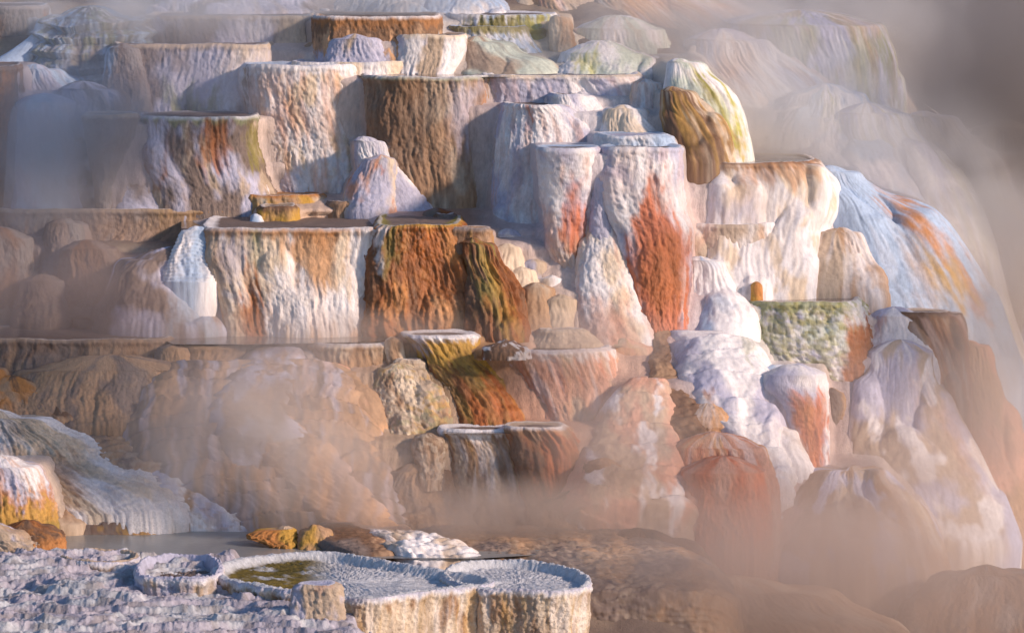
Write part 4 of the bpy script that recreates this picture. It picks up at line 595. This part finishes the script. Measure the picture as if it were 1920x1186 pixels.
F('popcorn_mound', 'round boss of popcorn nodules low on the golden popcorn slope', 'mound', [(818, 782, 822), (840, 774, 836), (870, 780, 835), (900, 784, 830)], c(base=('tan', 'sand'), wet=.4, spk=[('brn', .6), ('cream', .5)]), Yb=-3.45, lean=.2, flat=False, dr=.9, pop=(.05, 11), res=.016, sink=.15)
F('travertine_buttress', 'gold topped rust buttress with a flat white rim at centre', 'buttress', [(629, 748, 893), (650, 770, 896), (690, 792, 918), (730, 815, 950), (770, 832, 975), (810, 845, 990)], c(base=('rust', 'rust2', 'brn'), wet=.55, mott=.2, cap='white', top=[('gold', .42, .9), ('white', .09), ('white', .03)], streak=[('olv', .5), ('org', .5)], st=[('lav', [(750, 632), (790, 632), (800, 665), (770, 665)], .7, .06), ('coral', [(905, 700), (940, 720), (950, 800), (900, 790)], .4, .12), ('brn', [(800, 680), (880, 680), (870, 790), (830, 790)], .5, .15)]), Yb=-2.5, lean=.55, dr=.7, p=2.7, lob=(10, .3, .10), tex=(.06, .06, .016), lip=.05, res=.018)
F('travertine_terrace', 'rounded pink terrace wall with a white rim right of the gold topped buttress', T, [(657, 925, 1150), (680, 932, 1165), (720, 955, 1172), (760, 978, 1168), (800, 998, 1150), (850, 1010, 1130)], c(base=('pink', 'peach', 'sand'), wet=.3, cap='white', top=[('white', .12, .8)], streak=[('white', .4), ('coral', .35)], st=[('org', [(975, 665), (1005, 665), (990, 730), (975, 730)], .5, .07), ('lav', [(930, 665), (965, 665), (960, 720), (940, 720)], .6, .07), ('tan', [(1060, 700), (1110, 700), (1120, 800), (1070, 800)], .4, .15)]), Yb=-2.55, lean=.45, dep=.9, p=2.5, lob=(8, .5, .10), tex=(.05, .035, .008), lip=.06)
F('travertine_crust', 'jagged brown and white crust on the pool beside the gold topped buttress', 'crust', [(651, 915, 980), (656, 905, 990), (662, 905, 995)], c(base=('rust', 'brn'), spk=[('white', .8)]), on=3.75, lean=.06, flat=False, dr=.6, tex=(.04, .03, .03), sink=.1)
F('travertine_terrace', 'terrace with a white rim over brown drips, below the gold topped buttress', T, [(805, 822, 962), (825, 832, 968), (860, 842, 985), (900, 838, 998), (950, 832, 1010), (995, 825, 1020)], c(base=('tan', 'brn', 'sand'), wet=.4, mott=.18, cap='white', top=[('white', .12)], streak=[('white', .5), ('brn', .5), ('gold', .25)], bot=[('taupe', .4, .5)]), Yb=-3.55, lean=.5, dr=.6, p=2.7, lob=(10, .28, .10), pop=(.02, 11), lip=.05, res=.018)
F('travertine_buttress', 'rust brown rounded buttress at the right end of the white rimmed terrace', 'buttress', [(801, 945, 1058), (825, 955, 1078), (860, 965, 1096), (910, 975, 1100), (950, 985, 1098), (990, 990, 1090)], c(base=('rust', 'rust2', 'brn'), wet=.5, mott=.18, cap='sand', top=[('tan', .12, .7), ('white', .03)], streak=[('brn', .5), ('coral', .35)], bot=[('taupe', .25, .5)]), Yb=-3.6, lean=.35, dr=.75, p=2.6, lob=(8, .3, .09), tex=(.05, .06, .013), res=.018)
F('flowstone_mound', 'grey brown crusted bank in mist at the foot of the popcorn slope', 'mound', [(880, 740, 830), (910, 700, 850), (950, 660, 880), (995, 640, 920)], c(base=('taupe', 'tan', 'brn')), Yb=-3.8, lean=.5, flat=False, dr=.5, pop=(.03, 11), lob=(8, .3, .1))

# ================================================================== low slopes at the left, mid height
F('flowstone_lump', 'orange lump cut by the left edge of the photo above the white bank', 'mound', [(690, -60, 0), (715, -60, 16), (750, -60, 24)], c(base=('org', 'tan')), Yb=-2.3, lean=.2, flat=False)
F('flowstone_mound', 'low orange brown bank at the left edge behind the big white bank', 'mound', [(732, -60, 100), (748, -60, 130), (790, -60, 150)], c(base=('org', 'tan', 'brn')), Yb=-2.7, lean=.5, flat=False, dr=.4, lob=(5, .4, .07))
sheet('flowstone_slope', 'pink orange misty slope running down to the right below the lavender chute', 'slope', [(765, 430, 560, -2.9), (810, 440, 610, -3.2), (860, 470, 660, -3.45), (920, 520, 710, -3.7), (990, 600, 780, -4.05)], ('peach', 'tan'), led=(.06, .01), amp=.05, bulge=.06, streak=[('lav', .4)])
sheet('flowstone_bank', 'brown rippled flat with pale bars behind the white bank', 'bank', [(778, 40, 540, -2.4), (800, 60, 570, -2.6), (830, 90, 620, -2.9), (870, 120, 670, -3.25)], ('tan', 'taupe'), spk=[('sand', .5)], amp=.035)
sheet('flowstone_bank', 'white streaked shallow flat running down to the right behind the pool', 'bank', [(838, 170, 500, -2.95), (870, 200, 560, -3.2), (920, 230, 625, -3.5), (980, 270, 710, -3.8)], ('white', 'lav', 'tan'), spk=[('tan', .4)], amp=.04, led=(.16, .025))
sheet('flowstone_bank', 'low white crust bank in the steam right of the grey pool', 'bank', [(992, 670, 760, -4.6), (1008, 680, 850, -5.1), (1026, 690, 905, -5.6), (1042, 720, 925, -5.9)], ('white', 'sand'), amp=.09, thick=.4, bulge=.1)
sheet('flowstone_bank', 'smooth brown flat bank with a tan edge right of the golden islet', 'bank', [(980, 590, 670, -4.2), (1000, 580, 720, -4.9), (1022, 590, 748, -5.5), (1038, 640, 760, -5.8)], ('brn', 'taupe'), amp=.03, thick=.4, bulge=.06, st=[('tan', [(700, 1000), (760, 1000), (760, 1050), (720, 1040)], .8, .05)])
sheet('flowstone_bank', 'brown wet shelf behind the grey pool at the foot of the white bank', 'bank', [(960, 130, 260, -3.0), (970, 110, 300, -3.4), (984, 90, 340, -4.0)], ('taupe', 'tan'), amp=.03, thick=.3, bulge=.03, spk=[('brn', .5), ('gold', .4)])
F('crusted_rock', 'tan crusted knob in the shallows right of the golden islet', 'knob', [(993, 575, 612), (1005, 560, 625), (1030, 555, 628)], c(base=('tan', 'gold')), Yb=-5.4, lean=.2, flat=False, tex=(.05, .06, .02))
F('travertine_islet', 'golden crusted islet in the grey pool', 'islet', [(992, 520, 548), (998, 470, 553), (1010, 456, 553), (1024, 500, 552)], c(base=('gold', 'org'), top=[('sand', .02)]), on='A', lean=.2, flat=False, dr=.5, tex=(.03, .05, .03), sink=.1, mat=M_ROUGH)
F('boulder', 'smooth rounded cream boulder at the right foot of the white bank', 'rock', [(936, 360, 385), (944, 350, 396), (952, 350, 397), (958, 356, 392)], c(base=('sand', 'cream')), Yb=-3.2, lean=.05, flat=False, dr=.9, mat=M_SOFT, tex=(.01, .005, .004), sink=.04, plan=0)
F('crust_pebble', 'small white crust lump left of the cream boulder', 'rock', [(944, 345, 356), (958, 338, 368), (968, 335, 375)], c(base=('white', 'lav')), Yb=-3.25, lean=.06, flat=False, sink=.05)
F('flowstone_bank', 'big white bank of rough flowstone at the left, bright on its right flank', 'bank', [(783, -60, 40), (800, -60, 120), (830, -60, 180), (870, -60, 225), (910, -20, 275), (945, 20, 322), (978, 60, 345)], c(base=('white', 'cream'), mott=.12, st=[('tan', [(-20, 830), (60, 850), (150, 860), (165, 920), (130, 945), (60, 900)], .75, .12), ('org', [(20, 870), (110, 890), (120, 940), (60, 930)], .45, .12), ('taupe', [(-40, 780), (60, 790), (40, 830), (-40, 830)], .6, .12)]), Yb=-3.9, lean=1.0, g=1, flat=False, dr=.45, p=2.5, lob=(8, .8, .16), tex=(.07, .03, .022), mat=M_ROUGH, ml=[(190, 845, 240, .22)])
F('flowstone_lobe', 'tan wedge of flowstone between the white bank and the golden boulder', 'mound', [(900, 70, 95), (930, 70, 128), (960, 65, 150), (985, 60, 165)], c(base=('tan', 'sand')), Yb=-4.2, lean=.5, flat=False, mat=M_SOFT)
F('golden_boulder', 'big rounded boulder at the left edge, frosted white on top and golden below', 'boulder', [(874, -60, 50), (895, -60, 80), (925, -60, 92), (960, -60, 100), (992, -60, 103)], c(base=('white', 'lav'), wet=.3, bot=[('org', .42, .85), ('gold', .28, .8), ('olv', .07, .5)], streak=[('org', .5)]), Yb=-5.0, lean=.35, dr=.8, flat=False, tex=(.03, .045, .02), lob=(8, .25, .06), res=.016, mat=M_ROUGH)
F('crusted_rock', 'low rust brown crusted rock in the pool beside the golden boulder', 'rock', [(988, 20, 80), (997, 5, 105), (1012, 0, 118), (1024, 0, 118)], c(base=('brn', 'rust'), bot=[('org', .06, .8)], spk=[('org', .5)]), Yb=-5.6, lean=.25, flat=False, tex=(.03, .03, .02), sink=.1)
F('crusted_rock', 'lumpy buff crust rock at the left edge above the blue grey crust', 'rock', [(998, -60, 25), (1015, -60, 52), (1035, -60, 85), (1060, -60, 90)], c(base=('sand', 'tan', 'lav')), Yb=-6.0, lean=.35, flat=False, tex=(.05, .04, .03), pop=(.04, 9), mat=M_ROUGH)

weld()
# ================================================================== lower right foreground rocks in the mist
F('flowstone_mound', 'smooth tan mound right behind the white rimmed basins in the foreground', 'mound', [(1050, 1040, 1150), (1080, 1020, 1200), (1120, 1000, 1222), (1200, 980, 1235)], c(base=('tan', 'peach')), Yb=-6.4, lean=.7, g=1, flat=False, lob=(4, .6, .08), mat=M_SOFT)
F('flowstone_mound', 'dark olive brown mound in the mist at the lower right', 'mound', [(1015, 1130, 1270), (1050, 1110, 1320), (1100, 1100, 1365), (1160, 1100, 1390), (1230, 1100, 1400)], c(base=('brn', 'dbrn')), Yb=-6.0, lean=1.1, g=1, flat=False, dr=.5, lob=(6, .5, .1))
F('flowstone_mound', 'low tan bank in the mist along the bottom right edge', 'mound', [(1110, 1250, 1500), (1140, 1200, 1600), (1190, 1180, 1700), (1240, 1160, 1750)], c(base=('tan', 'sand')), Yb=-6.6, lean=1.2, g=1, flat=False, dr=.4, lob=(8, .5, .1), mat=M_SOFT)
F('flowstone_mound', 'rough pinkish bank at the bottom right corner', 'mound', [(1075, 1800, 1900), (1100, 1740, 1980), (1150, 1700, 2000), (1230, 1680, 2000)], c(base=('brn', 'taupe')), Yb=-5.6, lean=.9, g=1, flat=False, dr=.4, lob=(8, .4, .12), tex=(.05, .02, .008))
sheet('flowstone_bank', 'wide brown flat under the steam between the terraces and the foreground', 'bank', [(985, 760, 1180, -3.9), (1005, 740, 1280, -4.6), (1030, 780, 1340, -5.3), (1060, 820, 1370, -6.0), (1110, 900, 1390, -6.9)], ('taupe', 'tan'), amp=.05, thick=.6, bulge=.03, spk=[('sand', .4)], wet=.5)

# ================================================================== foreground basins
def basin(name, label, cx, yf, yb, w, depth_w, Yf, c_, wall_h, seed, rimw=.09, bowl=.16, poly=None):
    """an open travertine basin: fluted wall, thick crusted lip, sunken rough floor"""
    zt = Yf; pts = []
    rnd = np.random.RandomState(seed)
    poly = [(float(P(px, 0, 0)[0]) * 0, 0) for px in ()] if poly is None else poly
    W = []
    for (px, py) in poly:
        Y = Yon(py, zt); X, _ = P(px, py, Y); W.append((float(X), float(Y)))
    W = np.array(W); Wc = np.concatenate([W, W[:1]]); n0 = len(W)
    # smooth closed outline (Catmull-Rom)
    out = []
    for i in range(n0):
        p0, p1, p2, p3 = W[i - 1], W[i], W[(i + 1) % n0], W[(i + 2) % n0]
        t = np.linspace(0, 1, 60, endpoint=False)[:, None]
        out.append(.5 * (2 * p1 + (p2 - p0) * t + (2 * p0 - 5 * p1 + 4 * p2 - p3) * t ** 2 + (3 * p1 - p0 - 3 * p2 + p3) * t ** 3))
    O = np.concatenate(out); seg = np.hypot(*np.diff(np.concatenate([O, O[:1]]), axis=0).T); cum = np.concatenate([[0], np.cumsum(seg)])
    nc = int(cum[-1] / .014); tt = np.linspace(0, cum[-1], nc, endpoint=False); O = np.concatenate([O, O[:1]])
    ox = np.interp(tt, cum, O[:, 0]); oy = np.interp(tt, cum, O[:, 1]); tx = np.roll(ox, -3) - np.roll(ox, 3); ty = np.roll(oy, -3) - np.roll(oy, 3)
    nx, ny = ty, -tx; l = np.hypot(nx, ny); nx, ny = nx / l, ny / l
    mx_, my_ = ox.mean(), oy.mean()
    if ((ox - mx_) * nx + (oy - my_) * ny).sum() < 0: nx, ny = -nx, -ny
    u = tt; nv = int(wall_h / .014); rows = []; pv = []
    sd = seed * 17 + 5
    for j in range(nv + 1):
        v = wall_h * j / nv; V = np.full(nc, v)
        wu = u + .06 * noise(u * 3, V * 2, sd)
        fl = noise(wu * 5.5, V * .6, sd + 1) + .55 * noise(wu * 12, V * 1.6, sd + 2) - .6 * abs(noise(wu * 3.1, V * .4 + 4, sd + 5))
        D = .055 * fl * min(1, .10 + v * 5) + .016 * noise(u * 24, V * 17, sd + 3) + .012 * noise(u * 48, V * 36, sd + 4) + .03 * fbm(u * 3, V * 3, sd + 7, 3) - .10 * v * v + .016 * math.sin(min(v / .12, 1) * math.pi)
        rows.append(np.stack([ox + nx * D, oy + ny * D, zt - v + (.010 * noise(u * 9, V, sd + 6) + .035 * fbm(u * 1.3, V * 0, sd + 9, 4)) * math.exp(-v * 9)], -1)); pv.append(V)
    VV = np.array(rows); U = np.tile(u, nv + 1); V = np.array(pv).ravel()
    pgm = pigment(c_, U, V, wall_h - V, VV[..., 0].ravel(), VV[..., 2].ravel(), sd + 50, -8)
    root = empty(name, (mx_, my_, zt - wall_h)); tag(root, label, 'basin')
    mesh_obj('wall', VV.reshape(-1, 3), grid_faces(nv + 1, nc, True), M_ROUGH, pgm, root)
    # lip and bowl, ring by ring
    rad = np.hypot(ox - mx_, oy - my_); K = 46; ring = []; kk = []
    for j in range(K):
        q = (j / (K - 1)) ** 1.4 * .97; f = q; dist = f * rad
        dz = .010 * np.sin(np.clip(dist / rimw, 0, 1) * math.pi) - bowl * sm(dist, rimw * .55, rimw * 1.7)
        bl = min(1, j / 7); bx, by = (VV[0, :, 0] * (1 - bl) + ox * bl) * (1 - f) + mx_ * f, (VV[0, :, 1] * (1 - bl) + oy * bl) * (1 - f) + my_ * f
        nz = .045 * fbm(bx * 2.5, by * 4, sd + 20, 5) + .016 * noise(bx * 22, by * 22, sd + 21) + .012 * noise(bx * 45, by * 45, sd + 22)
        nz = nz * min(1, j / 5 + .15)
        ring.append(np.stack([bx, by, VV[0, :, 2] * (1 - min(1, j / 8)) + zt * min(1, j / 8) + dz + nz], -1)); kk.append(dist)
    RG = np.array(ring); d_ = np.array(kk).ravel(); xs, ys_ = RG[..., 0].ravel(), RG[..., 1].ravel()
    pc = np.tile(np.append(col(c_.get('cap', 'blu')), .25), (len(d_), 1)); fl_ = col(c_.get('floor', 'frost')); m = (sm(d_, rimw, rimw * 2) * sm(fbm(xs * 3, ys_ * 3, sd + 30, 4), *c_.get('fr', (-.1, .2))))[:, None]
    if c_.get('side'): m = m * sm(-(xs - mx_) / rad.max(), c_['side'], c_['side'] + .25)[:, None]
    pc[:, :3] = pc[:, :3] * (1 - m) + fl_ * m; pc[:, :3] *= (1 + .3 * fbm(xs * 9, ys_ * 9, sd + 31, 4))[:, None]
    VT = np.concatenate([RG.reshape(-1, 3), [[mx_, my_, zt - bowl]]]); c0 = np.arange(nc); last = (K - 1) * nc; pc = np.concatenate([pc, pc[-1:]])
    FT = np.concatenate([grid_faces(K, nc, True, True), np.stack([last + c0, np.full(nc, K * nc), last + (c0 + 1) % nc, np.full(nc, -1)], -1)])
    mesh_obj('rim', VT, FT, M_ROUGH, pc, root)
    return root
wallc = dict(base=('sand', 'cream', 'tan'), wet=.2, mott=.14, top=[('white', .07), ('lav', .03)], streak=[('gold', .35), ('white', .4)], bot=[('gold', .25, .5)], cap='frost')
basin('travertine_basin', 'rightmost foreground basin with a round frosted white lip', 0, 1086, 0, 0, 0, 1.64, dict(wallc, floor='frost'), 1.5, 3, poly=[(830, 1078), (850, 1058), (930, 1048), (1010, 1052), (1075, 1064), (1106, 1082), (1096, 1098), (1040, 1106), (960, 1104), (880, 1098)], bowl=.10)
basin('travertine_basin', 'large foreground basin with a mossy olive floor at its left end', 0, 1100, 0, 0, 0, 1.66, dict(wallc, floor='dolv', cap='frost', fr=(-.5, -.1), side=.05), 1.5, 5, poly=[(405, 1060), (470, 1042), (560, 1034), (640, 1036), (740, 1052), (840, 1068), (905, 1078), (922, 1092), (850, 1102), (760, 1112), (690, 1122), (600, 1112), (480, 1098), (410, 1080)], bowl=.10, rimw=.12)
basin('travertine_basin', 'small foreground basin with a curled lip at left of centre', 0, 1070, 0, 0, 0, 1.70, dict(wallc, base=('lav', 'sand'), floor='taupe', cap='lav', fr=(-.6, -.2), bot=[]), .5, 7, poly=[(255, 1062), (270, 1046), (330, 1038), (390, 1042), (416, 1056), (412, 1072), (380, 1084), (310, 1082), (262, 1078)], bowl=.15, rimw=.08)
basin('travertine_basin', 'tiny dark crusted basin at the near edge of the grey pool', 0, 1046, 0, 0, 0, 1.62, dict(wallc, base=('taupe', 'sand'), floor='brn', cap='sand', fr=(-.6, -.2), bot=[('gold', .06)]), .4, 9, poly=[(108, 1040), (135, 1032), (200, 1029), (250, 1034), (258, 1044), (220, 1052), (150, 1052)], bowl=.08, rimw=.06)
F('crusted_rock', 'pinkish buff crust block in front of the mossy basin', 'rock', [(1096, 556, 628), (1108, 548, 638), (1135, 546, 642), (1170, 542, 644)], c(base=('sand', 'pink', 'lav'), cap='lav', floor='lav'), Yb=-10.4, lean=.1, dr=.6, tex=(.04, .03, .02), mat=M_ROUGH, flat=True, p=4)
# the blue grey crust sheet in the bottom left corner, with its low broken micro-terraces
nx_, ny_ = 640, 420
cxs = np.linspace(-8.8, -.9, nx_); cys = np.linspace(-13.2, -6.0, ny_); CX, CY = np.meshgrid(cxs, cys)
q = (CY + 6.2); base_ = 1.50 + .035 * q
terr = fbm(CX * .55, CY * .9, 401, 3) * 1.6 + q * .75 + .30 * fbm(CX * 1.6, CY * 2.2, 402, 4) + .16 * fbm(CX * 6, CY * 6, 409, 3)
st_ = terr * 2.2; fl2 = np.floor(st_); fr2 = st_ - fl2
step = (fl2 + sm(fr2, .0, .42)) / 2.2 * .10 + .035 * np.exp(-((fr2 - .45) / .12) ** 2) * sm(fbm(CX * 1.5, CY * 2, 410, 2), -.2, .2)
CZ = base_ + .07 + step * 1.3 - .0975 * q + .035 * fbm(CX * 2, CY * 3, 403, 4) + .022 * fbm(CX * 6, CY * 8, 404, 4) + .013 * noise(CX * 22, CY * 24, 405) + .008 * noise(CX * 45, CY * 50, 406)
edge = CX - (-2.25 + .2 * (-8.7 - CY)) + .25 * fbm(CX * 2, CY * 2, 407, 3) + .12 * fbm(CX * 7, CY * 7, 408, 2); bsn = sm(CX, -3.6, -3.2) * sm(CY, -8.5, -8.2); CZ -= np.maximum(sm(edge, 0, .35) * 1.1, bsn * .5)
pgc = np.ones((CX.size, 4)) * .2; k1 = sm(fbm(CX * 1.2, CY * 1.6, 411, 4), -.1, .25).ravel()[:, None]; k2 = sm(fbm(CX * 3, CY * 5, 412, 4), .02, .25).ravel()[:, None] * .6
pgc[:, :3] = (col('frost') * k1 + col('sand') * .25 * (1 - k1) + col('lav') * .75 * (1 - k1)) * .95; pgc[:, :3] = pgc[:, :3] * (1 - k2) + col('grey') * k2
pgc[:, :3] *= (1 + .3 * fbm(CX * 8, CY * 10, 413, 4)).ravel()[:, None]; pgc = np.clip(pgc, 0, 1)
cr_ = mesh_obj('crust_sheet', np.stack([CX, CY, CZ], -1).reshape(-1, 3), grid_faces(ny_, nx_), M_ROUGH, pgc, origin=(-5, -8, 1)); tag(cr_, 'rough blue grey crust with low broken ledges filling the bottom left corner', 'crust')

# ================================================================== standing water
pool([(-80, 374), (300, 374), (700, 376), (760, 382), (548, 387), (-80, 391)], 'H')
pool([(340, 410), (560, 402), (860, 396), (930, 420), (860, 426), (700, 431), (380, 431), (340, 428)], 'C')
pool([(-80, 606), (200, 600), (440, 600), (700, 600), (900, 615), (1000, 622), (900, 628), (750, 632), (735, 640), (575, 643), (480, 645), (325, 645), (300, 634), (-80, 634)], 'D')
pool([(860, 790), (1000, 785), (1080, 795), (1060, 806), (960, 812), (830, 812)], 'E')
pool([(880, 650), (1000, 640), (1150, 640), (1170, 650), (1120, 653), (940, 654)], 'G')
pool([(640, 138), (900, 136), (1190, 136), (1170, 142), (900, 145), (700, 145)], 'B')
pool([(-80, 970), (100, 972), (340, 968), (700, 975), (1250, 985), (1180, 1010), (1000, 1040), (900, 1046), (560, 1046), (300, 1050), (-80, 1052)], 'A', M_WATER2, drop=.03)
pool([(1300, 1040), (2100, 1010), (2300, 1230), (1500, 1300), (1000, 1300), (1000, 1100)], 'Q', M_WATER)

# ================================================================== steam
def steam(px, py, Y, rx, ry, rz, dens, colr=(.86, .82, .80), scale=.8, seed=0, tilt=0, thr=.42, soft=.3, loc=None):
    dens = dens * 3.6
    bm = __import__('bmesh').new(); __import__('bmesh').ops.create_icosphere(bm, subdivisions=3, radius=1)
    me = bpy.data.meshes.new('steam'); bm.to_mesh(me); bm.free()
    o = bpy.data.objects.new('steam', me); C.objects.link(o); x, z = P(px, py, Y); o.location = loc or (float(x), Y, float(z)); o.scale = (rx, ry, rz)
    o.rotation_euler = (0, R(tilt), 0)
    m = bpy.data.materials.new('steam'); m.use_nodes = True; t = m.node_tree; N = t.nodes; L = t.links; N.clear()
    out = N.new("ShaderNodeOutputMaterial"); v = N.new("ShaderNodeVolumePrincipled"); L.new(v.outputs[0], out.inputs['Volume'])
    v.inputs['Color'].default_value = (*colr, 1); v.inputs['Anisotropy'].default_value = .15
    tc = N.new("ShaderNodeTexCoord"); ln = N.new("ShaderNodeVectorMath"); ln.operation = 'LENGTH'; L.new(tc.outputs['Object'], ln.inputs[0])
    fa = N.new("ShaderNodeMapRange"); fa.interpolation_type = 'SMOOTHSTEP'; fa.inputs[1].default_value = .98; fa.inputs[2].default_value = .15; L.new(ln.outputs['Value'], fa.inputs[0])
    mp = N.new("ShaderNodeMapping"); mp.inputs['Scale'].default_value = (rx * scale, ry * scale, rz * scale * .8); mp.inputs['Location'].default_value = (seed * 7.3, seed * 3.1, seed); L.new(tc.outputs['Object'], mp.inputs[0])
    n = N.new("ShaderNodeTexNoise"); n.inputs['Scale'].default_value = 1; n.inputs['Detail'].default_value = 4; n.inputs['Roughness'].default_value = .6; n.inputs['Distortion'].default_value = 1.2; L.new(mp.outputs[0], n.inputs[0])
    mr = N.new("ShaderNodeMapRange"); mr.interpolation_type = 'SMOOTHSTEP'; mr.inputs[1].default_value = thr - soft / 2; mr.inputs[2].default_value = thr + soft / 2 + .1; mr.inputs[3].default_value = .12; mr.inputs[4].default_value = 1; L.new(n.outputs[0], mr.inputs[0])
    mu = N.new("ShaderNodeMath"); mu.operation = 'MULTIPLY'; L.new(fa.outputs[0], mu.inputs[0]); L.new(mr.outputs[0], mu.inputs[1])
    m2 = N.new("ShaderNodeMath"); m2.operation = 'MULTIPLY'; L.new(mu.outputs[0], m2.inputs[0]); m2.inputs[1].default_value = dens; L.new(m2.outputs[0], v.inputs['Density'])
    me.materials.append(m); tag(o, kind='stuff'); return o
STEAM = True
if STEAM:
    warm = (.80, .62, .50); cool = (.80, .78, .80); grey = (.55, .50, .49)
    steam(0, 0, 0, 2.7, 2.4, 1.25, .9, (.9, .9, .9), seed=30, loc=(1.0, -2.4, 10.2), thr=.3)   # two unseen plumes added above the frame to shade the left of the slope
    steam(0, 0, 0, 2.2, 1.7, 1.0, .8, (.9, .9, .9), seed=31, loc=(9.4, -10.8, 11.2), thr=.3)
    steam(1560, 1100, -6.8, 4.6, 1.2, 1.5, .42, (.88, .74, .66), seed=1, thr=.35)
    steam(1720, 880, -4.6, 3.0, 1.0, 2.4, .34, (.90, .77, .69), seed=2)
    steam(1420, 980, -5.0, 2.4, .7, 1.1, .42, (.88, .74, .66), seed=3)
    steam(950, 970, -4.8, 3.4, .7, .7, .62, (.87, .75, .67), seed=4, thr=.36)
    steam(560, 860, -4.6, 1.3, .5, 2.0, .85, (.95, .88, .84), seed=5, tilt=-40)
    steam(700, 900, -4.8, 1.6, .5, .8, .5, (.90, .77, .69), seed=21)
    steam(430, 740, -4.1, 3.0, .6, 1.3, .42, (.88, .74, .64), seed=6)
    steam(430, 800, -4.4, 2.4, .5, 1.2, .50, (.92, .86, .84), seed=32, tilt=-35)
    steam(150, 600, -1.4, 2.8, .7, 1.4, .42, (.70, .57, .52), seed=7)
    steam(120, 250, 1.2, 2.2, .8, 1.9, .32, (.88, .85, .88), seed=8, thr=.36)
    steam(100, 300, 1.0, 1.1, .5, 1.2, .45, (.90, .88, .90), seed=22, thr=.36)
    steam(330, 130, 2.2, 2.4, .7, 1.2, .36, (.78, .74, .78), seed=9)
    steam(300, 20, 4.6, 3.4, .8, .8, .6, (.95, .95, .97), seed=10)
    steam(700, 10, 4.8, 2.4, .8, .5, .5, (.80, .80, .80), seed=23)
    steam(1280, 60, 4.0, 3.2, 1.0, 1.1, .40, (.86, .80, .76), seed=11)
    steam(1520, 200, 3.0, 2.8, 1.0, 1.6, .42, (.95, .95, .96), seed=12, tilt=30)
    steam(1440, 270, 1.9, 1.2, .4, .5, .6, (.92, .88, .84), seed=24)
    steam(1800, 400, 2.3, 1.7, .6, 3.0, .5, (.93, .92, .92), seed=13, tilt=-30)
    steam(1800, 120, 13.0, 8.0, 3.0, 5.0, .30, (.50, .45, .44), seed=25, thr=.25)
    steam(1560, 60, 6.5, 3.5, 1.5, 1.4, .5, (.90, .87, .85), seed=26)
    steam(1480, 230, 2.3, 2.6, .6, 1.2, .5, (.95, .95, .96), seed=27, tilt=25)
    steam(60, 480, -1.0, 2.0, .6, 1.6, .4, (.62, .56, .58), seed=28)
    steam(1900, 250, 4.0, 2.4, 1.6, 3.6, .5, (.50, .46, .45), seed=14, thr=.3)
    steam(1900, 640, -1.0, 1.4, .9, 2.8, .5, (.74, .66, .60), seed=15, thr=.35)
    steam(560, 620, -1.8, 3.4, .5, .45, .5, (.88, .76, .68), seed=16)
    steam(1120, 640, -2.6, 1.8, .5, .6, .42, (.90, .78, .70), seed=17)
    steam(1150, 830, -4.2, 1.8, .6, 1.2, .45, (.92, .78, .70), seed=18)
    steam(1400, 420, -.9, 1.6, .5, 1.3, .12, (.86, .84, .86), seed=19)
